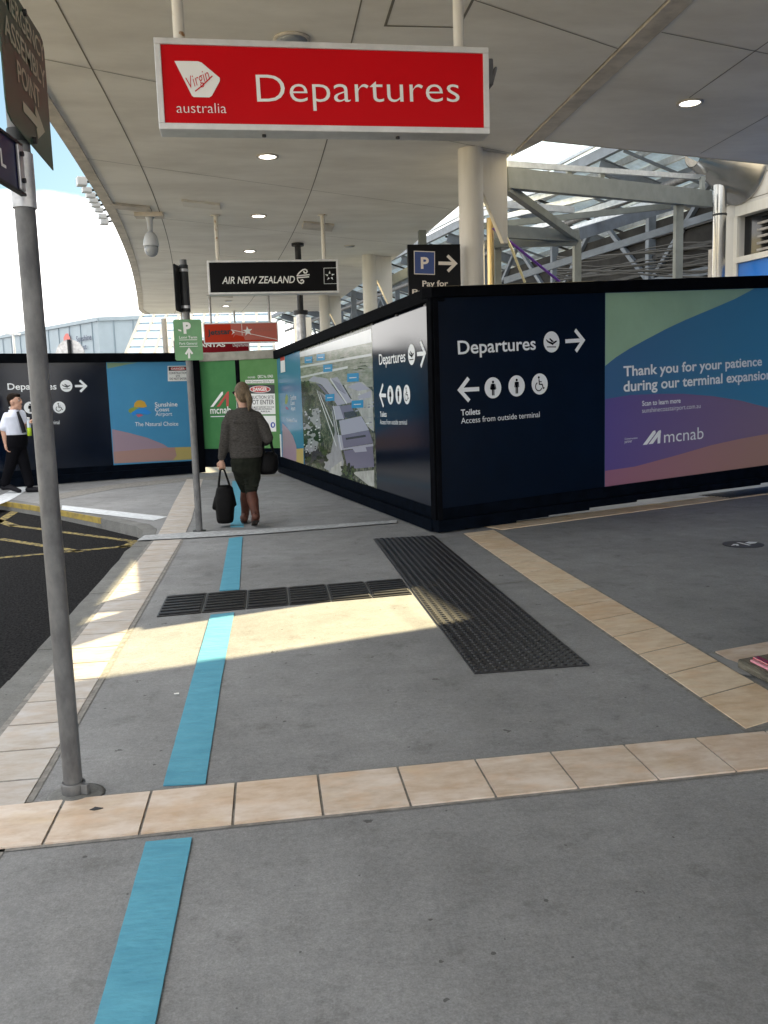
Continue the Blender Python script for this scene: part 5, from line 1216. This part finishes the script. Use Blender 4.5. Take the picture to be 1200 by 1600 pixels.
# ================================================================ PEOPLE
def hand(mb, wrist, tip, side, palm_n, s=1., curl=.9):
    """palm with five separate curled fingers; wrist->tip is the hand axis"""
    wrist, tip = Vector(wrist), Vector(tip); d = (tip-wrist).normalized(); pn = Vector(palm_n).normalized(); sd = d.cross(pn).normalized()*side; pn = pn
    L = .085*s
    mb.limb([wrist, wrist+d*L*.5, wrist+d*L], [.024*s,.026*s,.024*s]); mb.limb([wrist+d*L*.55+sd*.02*s, wrist+d*L+sd*.024*s], [.016*s,.015*s]); mb.limb([wrist+d*L*.55-sd*.02*s, wrist+d*L-sd*.024*s], [.016*s,.015*s])
    for k, (o_, ln) in enumerate(((-.033,.9),(-.011,1.),(.011,.95),(.033,.75))):
        b = wrist+d*L+sd*o_*s; l = .034*s*ln
        d1 = (d*math.cos(curl*.5)+pn*math.sin(curl*.5)); d2 = (d*math.cos(curl*1.4)+pn*math.sin(curl*1.4)); d3 = (d*math.cos(curl*2.2)+pn*math.sin(curl*2.2))
        p1 = b+d1*l*1.1; p2 = p1+d2*l; p3 = p2+d3*l*.8
        mb.limb([b,p1,p2,p3], [.0095*s,.009*s,.0085*s,.0075*s])
    b = wrist+d*L*.3-sd*.024*s; mb.limb([b, b+(d*.5-sd*.6+pn*.3)*.045*s, b+(d*1.25-sd*.5+pn*.75)*.055*s], [.012*s,.0105*s,.0085*s])
def head(mb, c, f, r, u, s=1.):
    """skull, jaw, nose, ears, lips around centre c; f faces forward, r to the figure's right, u up"""
    c = Vector(c)
    mb.ball(c+u*.012*s-f*.008*s, r*.074*s, f*.094*s, u*.1*s, n=16)
    mb.ball(c-u*.05*s+f*.03*s, r*.056*s, f*.058*s, u*.068*s, n=12)
    mb.loft([(c-u*.02*s+f*.09*s, r*.011*s, u*.014*s),(c-u*.012*s+f*.112*s, r*.013*s, u*.013*s),(c+u*.02*s+f*.09*s, r*.007*s, u*.01*s)])
    mb.ball(c-u*.062*s+f*.084*s, r*.024*s, f*.012*s, u*.007*s, n=8); mb.ball(c-u*.074*s+f*.082*s, r*.02*s, f*.012*s, u*.007*s, n=8); mb.ball(c-u*.102*s+f*.068*s, r*.026*s, f*.02*s, u*.02*s, n=8)
    mb.ball(c+u*.03*s+f*.08*s, r*.05*s, f*.014*s, u*.008*s, n=8)
    for q in (-1, 1): mb.ball(c-u*.01*s+r*q*.077*s-f*.006*s, r*.009*s, f*.02*s, u*.031*s, n=8)
UP = Vector((0,0,1))
# ---------------- woman
Yw = 9.72
def Wp(px, py, dy=0.): return at(px, py, Yw+dy)
wb_ = Wp(388,822); wt = thing('person', 'woman walking away in grey knit jumper, dark cropped trousers and brown boots, ponytail', 'person', (wb_.x,wb_.y,0))
f = Vector((-.12,.99,0)).normalized(); r = Vector((f.y,-f.x,0))
hc = Wp(377.5,614.5)
fh = Vector((-.42,.9,-.05)).normalized(); rh = Vector((fh.y,-fh.x,0)).normalized()
neck = Wp(380,637); shL = Wp(358,650); shR = Wp(405,652); chest = Wp(382,665); waist = Wp(384,700); hip = Wp(385,722)
elL = Wp(352,685,-.03); wrL = Wp(346.5,718,.04); elR = Wp(418,684,-.02); wrR = Wp(409,692,.22)
kneeR = Wp(392.5,768,-.0); anR = Wp(400,808,-.12); toeR = Wp(399,820,-.06)
kneeL = Wp(384,766,.14); anL = Wp(383,803,.26); 
hipL = Wp(374,722); hipR = Wp(394,722)
b = MB(); head(b, hc, fh, rh, UP, .98)
b.limb([hc-UP*.06-fh*.01, neck, neck-UP*.06], [.052,.052,.06])
b.loft([(Wp(383,640), r*.09, f*.06),(Wp(382,652), r*.15, f*.08),(chest, r*.155, f*.1),(waist, r*.14, f*.095),(hip, r*.17, f*.115),(hip-UP*.08, r*.16, f*.11)])
b.limb([shL+r*.04-UP*.02, elL, wrL], [.04,.034,.026]); b.limb([shR-r*.04-UP*.02, elR, wrR], [.04,.034,.026])
hand(b, wrL, wrL-UP*.1+f*.01, 1, f, .95, .95); hand(b, wrR, wrR+f*.09+UP*.0-r*.03, 1, UP*-1, .95, .8)
b.limb([hipR, kneeR, anR, anR+f*.02-UP*.03], [.085,.055,.038,.04]); b.limb([hipL, kneeL, anL, anL+f*.02-UP*.03], [.085,.055,.038,.04])
sculpt('body', b, M['skin'], wt, .0075, 2)
e = MB()
for q in (-1, 1): e.ball(hc+UP*.012+fh*.083+rh*q*.032, .011)
obj('eyes', e, M['eye'], wt)
e = MB()
for q in (-1, 1):
    e.ball(hc+UP*.012+fh*.1+rh*q*.034, rh*.03, fh*.006, UP*.022, n=8); e.beam(hc+UP*.016+fh*.1+rh*q*.066, hc+UP*.014-fh*.0+rh*q*.079, .004, .012)
obj('sunglasses', e, M['sunglass'], wt)
h = MB(); h.ball(hc+UP*.022-fh*.016, rh*.081, fh*.098, UP*.104, n=16); h.ball(hc-UP*.035-fh*.045, rh*.068, fh*.058, UP*.075, n=12)
tie = hc-fh*.1+UP*.0
h.limb([hc-fh*.085+UP*.01, tie+Vector((.028,0,-.01)), tie+Vector((.042,-.012,-.075)), tie+Vector((.035,-.002,-.15)), tie+Vector((.028,.006,-.195))], [.04,.03,.036,.026,.01])
# keep face clear: hair sits behind
sculpt('hair', h, M['hair'], wt, .007, 3)
obj('hair_tie', MB().ball(tie+Vector((.016,-.004,-.004)), .026, .022, .03), M['ink'], wt)
j = MB()
j.loft([(Wp(381,636.5), r*.07, f*.062),(Wp(381,640), r*.10, f*.072),(Wp(382,645), r*.165, f*.095),(Wp(382.5,655), r*.196, f*.115),(Wp(383,672), r*.19, f*.128),(Wp(384,692), r*.182, f*.13),(Wp(385,706), r*.184, f*.135),(Wp(385,713.5), r*.178, f*.132),(Wp(385,715), r*.168, f*.122)])
j.limb([shL+r*.03, Wp(355,664,-.02), elL, Wp(349.5,702,.01), wrL+UP*.025], [.07,.067,.06,.058,.043]); j.limb([shR-r*.03, Wp(411.5,667,-.01), elR, Wp(415,689,.1), wrR], [.07,.067,.064,.056,.042])
rw = random.Random(4)
for k in range(14): j.ball(Wp(rw.uniform(366,402), rw.uniform(655,708), -.115), r*rw.uniform(.04,.09), f*.012, (UP*rw.uniform(.008,.016)+r*rw.uniform(-.006,.006)), n=6)
sculpt('jumper', j, M['knit'], wt, .009, 4)
tr_ = MB(); tr_.loft([(Wp(385,708), r*.155, f*.11),(Wp(385,722), r*.172, f*.13),(Wp(385,736), r*.16, f*.125),(Wp(386,742), r*.1, f*.1)])
tr_.limb([hipR, Wp(395,745), kneeR+UP*.03, Wp(392.5,770)], [.1,.09,.072,.066]); tr_.limb([hipL, Wp(378,745,.06), kneeL+UP*.02, Wp(384.5,768,.15)], [.1,.085,.066,.06])
for k in range(8): tr_.ball(Wp(rw.uniform(382,400), rw.uniform(735,766), -.07), r*.05, f*.012, UP*.01+r*.012, n=6)
tr_.ball(Wp(368,730,.0), r*.03, f*.07, UP*.08, n=8)
sculpt('trousers', tr_, M['olive'], wt, .009, 3)
def boot(kn, an, heel, toe):
    b = MB(); b.limb([kn, kn.lerp(an,.35), kn.lerp(an,.75), an], [.064,.066,.05,.046]); b.limb([an, heel+UP*.05, (heel+toe)/2+UP*.05, toe+UP*.035], [.046,.044,.042,.034]); return b
hR = Wp(400.5,823,-.2); hR.z = .075; tR = hR+f*.2; tR.z = .005
hL = Wp(382,812,.2); hL.z = .01; tL = hL+f*.21; tL.z = .0
for kn, an, hl, to in ((Wp(392.5,768), anR, hR, tR), (Wp(384.5,767,.15), anL, hL, tL)):
    bo = sculpt('boot', boot(kn, an, hl, to), M['boot'], wt, .008, 3)
    sb = MB(); d_ = (to-hl).normalized(); sd_ = d_.cross(UP).normalized()
    sb.prism([hl-d_*.045-sd_*.034, hl-d_*.045+sd_*.034, hl+d_*.04+sd_*.034, hl+d_*.04-sd_*.034], Vector((0,0,.03))-UP*.035); sb.prism([hl+d_*.04-sd_*.034+UP*.0, hl+d_*.04+sd_*.034, to+d_*.035+sd_*.03, to+d_*.035-sd_*.03], Vector((0,0,.014)))
    obj('sole', sb, M['sole'], bo)
# tote bag in her left hand
hb_ = wrL-UP*.11+f*.02
tg = thing('tote_bag', 'large black tote bag carried in her left hand', 'bag', Wp(351,818))
b = MB(); top_, bot_ = Wp(351,762,.03), Wp(352,817,.03)
b.loft([(top_+UP*.03, r*.06, f*.04),(top_, r*.09, f*.07),(top_.lerp(bot_,.3), r*.115, f*.09),(top_.lerp(bot_,.6), r*.105, f*.1),(top_.lerp(bot_,.92), r*.095, f*.095),(bot_, r*.08, f*.08)]); b.limb([top_.lerp(bot_,.28)-r*.1, top_.lerp(bot_,.55)-r*.12], [.02,.024]); b.limb([top_.lerp(bot_,.25)+r*.1, top_.lerp(bot_,.5)+r*.115], [.014,.016])
sculpt('bag_body', b, M['bag'], tg, .01, 2, .4)
for dy in (-.045,.045):
    p0, p1 = top_-r*.075+f*dy-UP*.06, top_+r*.07+f*dy-UP*.04
    obj('handle', MB().tube([p0, p0.lerp(hb_,.5)-r*.012, hb_-r*.022-UP*.01, hb_+UP*.008, hb_+r*.022-UP*.01, p1.lerp(hb_,.5)+r*.012, p1], .011, 8), M['bag'], tg)
# shoulder bag hanging from her right elbow
sb_ = thing('handbag', 'black handbag hanging from the crook of her right arm', 'bag', Wp(420,742))
b = MB(); t0_, t1_ = Wp(419.5,706,.05), Wp(418.5,741,.05)
b.loft([(t0_, r*.06, f*.05),(t0_-UP*.04, r*.1, f*.075),(t0_.lerp(t1_,.5), r*.118, f*.095),(t0_.lerp(t1_,.85), r*.112, f*.095),(t1_, r*.08, f*.07)]); sculpt('bag_body', b, M['bag'], sb_, .01, 3)
ec = (elR+Wp(415,689,.1))/2
for dy in (-.06,.05):
    p0, p1 = t0_-r*.055+f*dy*.6-UP*.03, t0_+r*.06+f*dy*.6-UP*.03; o_ = ec+f*dy
    obj('strap', MB().tube([p0, p0.lerp(o_,.6)-r*.03, o_-r*.045+UP*.03, o_+UP*.072, o_+r*.045+UP*.03, p1.lerp(o_,.6)+r*.02, p1], .011, 8), M['bag'], sb_)
# ---------------- man
Ym = 14.75
def Mp(px, py, dy=0.): return at(px, py, Ym+dy)
zoff = gp(28,764.5)
f = Vector((.93,-.1,0)).normalized(); f = Vector((.95,-.28,0)).normalized(); r = Vector((f.y,-f.x,0))
mt_ = thing('person', 'man walking right in white short-sleeved shirt, black tie and black trousers', 'person', (zoff.x,Ym,0))
hc = Mp(23.5,627.5); s = 1.12
fh = Vector((.97,-.22,-.02)).normalized(); rh = Vector((fh.y,-fh.x,0)).normalized()
neck = Mp(21.5,640); chest = Mp(24,657); waist = Mp(25,676); hip = Mp(26,688)
shN = Mp(13,651,-.06)+r*.0; shF = Mp(32,648,.12)
elN = Mp(5.5,672,-.12); wrN = Mp(8.5,692,-.13); elF = Mp(37,670,.05); wrF = Mp(44.5,661,-.1)
b = MB(); head(b, hc, fh, rh, UP, s)
b.limb([hc-UP*.08, neck, neck-UP*.08], [.062,.062,.07])
b.loft([(Mp(22,644), r*.12, f*.08),(Mp(22.5,651), r*.21, f*.11),(chest, r*.2, f*.13),(waist, r*.17, f*.13),(hip, r*.18, f*.13)])
b.limb([shN, elN, wrN], [.06,.05,.032]); b.limb([shF, elF, wrF], [.06,.05,.032])
hand(b, wrN, wrN-UP*.1+f*.01, 1, f*.6-r*.3, 1.1, .6); hand(b, wrF, wrF+f*.06+UP*.03, 1, UP*-.6+f*.3, 1.1, 1.)
hN, hF = Mp(24,690,-.07), Mp(28,690,.07)
kN, aN = Mp(17,724,-.05), Mp(7.5,752,.0); kF, aF = Mp(37,722,.02), Mp(46,752,.02)
b.limb([hN,kN,aN], [.09,.06,.045]); b.limb([hF,kF,aF], [.09,.06,.045])
sculpt('body', b, M['skin'], mt_, .009, 2)
e = MB()
for q in (-1, 1): e.ball(hc+UP*.012+fh*.088+rh*q*.036, .0085)
obj('eyes', e, M['eye'], mt_)
e = MB()
for q in (-1, 1): e.beam(hc+UP*.04+fh*.099+rh*q*.018, hc+UP*.043+fh*.088+rh*q*.056, .012, .012)
obj('eyebrows', e, M['hair_dark'], mt_)
h = MB(); h.ball(hc+UP*.05-fh*.03, rh*.088, fh*.1, UP*.092, n=14); h.ball(hc+UP*.0-fh*.06, rh*.08, fh*.05, UP*.09, n=10); h.ball(hc+UP*.1+fh*.035, rh*.066, fh*.06, UP*.035, n=8)
sculpt('hair', h, M['hair_dark'], mt_, .009, 3)
j = MB(); j.loft([(Mp(21.5,640), r*.075, f*.07),(Mp(22,645), r*.14, f*.1),(Mp(22.5,651), r*.22, f*.13),(Mp(24,661), r*.215, f*.16),(Mp(25,672), r*.2, f*.17),(Mp(25.5,679.5), r*.19, f*.165)])
j.limb([shN, shN.lerp(elN,.5), shN.lerp(elN,.82)], [.085,.085,.08]); j.limb([shF, shF.lerp(elF,.5), shF.lerp(elF,.82)], [.085,.085,.078])
sculpt('shirt', j, M['shirt'], mt_, .011, 3)
tb_ = MB(); k0 = Mp(23,641)+f*.085; 
tb_.tube([Mp(27.5,643.5,-.1)+f*.0, Mp(30.5,652,-.13), Mp(34.5,663,-.16), Mp(38,676,-.16)], [.02,.028,.036,.034], 8); obj('tie', tb_, M['tie'], mt_)
obj('epaulette', MB().beam(shF+UP*.08-r*.03, shF+UP*.075+r*.07, .05, .012).beam(shN+UP*.085-r*.05, shN+UP*.08+r*.05, .05, .012), M['tie'], mt_)
tr_ = MB(); tr_.loft([(Mp(25.5,677.5), r*.185, f*.155),(hip, r*.2, f*.16),(Mp(26,697), r*.19, f*.155),(Mp(26,702), r*.12, f*.12)])
tr_.limb([hN, kN, Mp(11,744,-.02), aN-UP*.03], [.115,.092,.075,.075]); tr_.limb([hF, kF, Mp(43,744,.02), aF-UP*.03], [.115,.092,.075,.075])
sculpt('trousers', tr_, M['trouser'], mt_, .011, 3)
for an, pit in ((aN, .06), (aF, .0)):
    hl = Vector((an.x,an.y,.04+pit)); to = hl+f*.24; to.z = .035
    sculpt('shoe', MB().limb([hl-f*.03, hl+f*.08, to], [.05,.048,.036]), M['tie'], mt_, .01, 2)
bt_ = thing('drink_bottle', 'bottle of lime drink held up in his hand', 'bottle', Mp(47,675,-.12))
b0, b1 = Mp(46.2,681,-.13), Mp(44.5,652,-.13); ax = (b1-b0)
obj('drink', MB().tube([b0, b0+ax*.02, b0+ax*.42, b0+ax*.45], [.02,.036,.036,.03], 16), M['lime'], bt_); obj('bottle_neck', MB().tube([b0+ax*.451, b0+ax*.7, b0+ax*.86, b0+ax*.94], [.033,.034,.018,.017], 16), M['clear'], bt_); obj('cap', MB().tube([b0+ax*.941, b0+ax], [.02,.02], 16), M['white'], bt_)
# ---------------- small litter on the paving
rl_ = random.Random(31)
for lab, px, mt_k in (('tiny white paper scrap on the concrete left of the middle blue tape', (276,1084), 'white'), ('tiny white paper scrap on the pale tiles above the far sun spot', (222,908), 'white'), ('small dark flattened gum blob on the beige tile row', (150,1264), 'ink')):
    p = gp(px[0], px[1], .009); mb = MB(); k_ = 7
    mb.prism([(p.x+rl_.uniform(.008,.018)*math.cos(a*2*math.pi/k_)*1.4, p.y+rl_.uniform(.006,.014)*math.sin(a*2*math.pi/k_), .0095) for a in range(k_)], (0,0,.002))
    tag(obj('gum_spot' if mt_k == 'ink' else 'paper_scrap', mb, M[mt_k]), lab, 'gum spot' if mt_k == 'ink' else 'paper scrap')
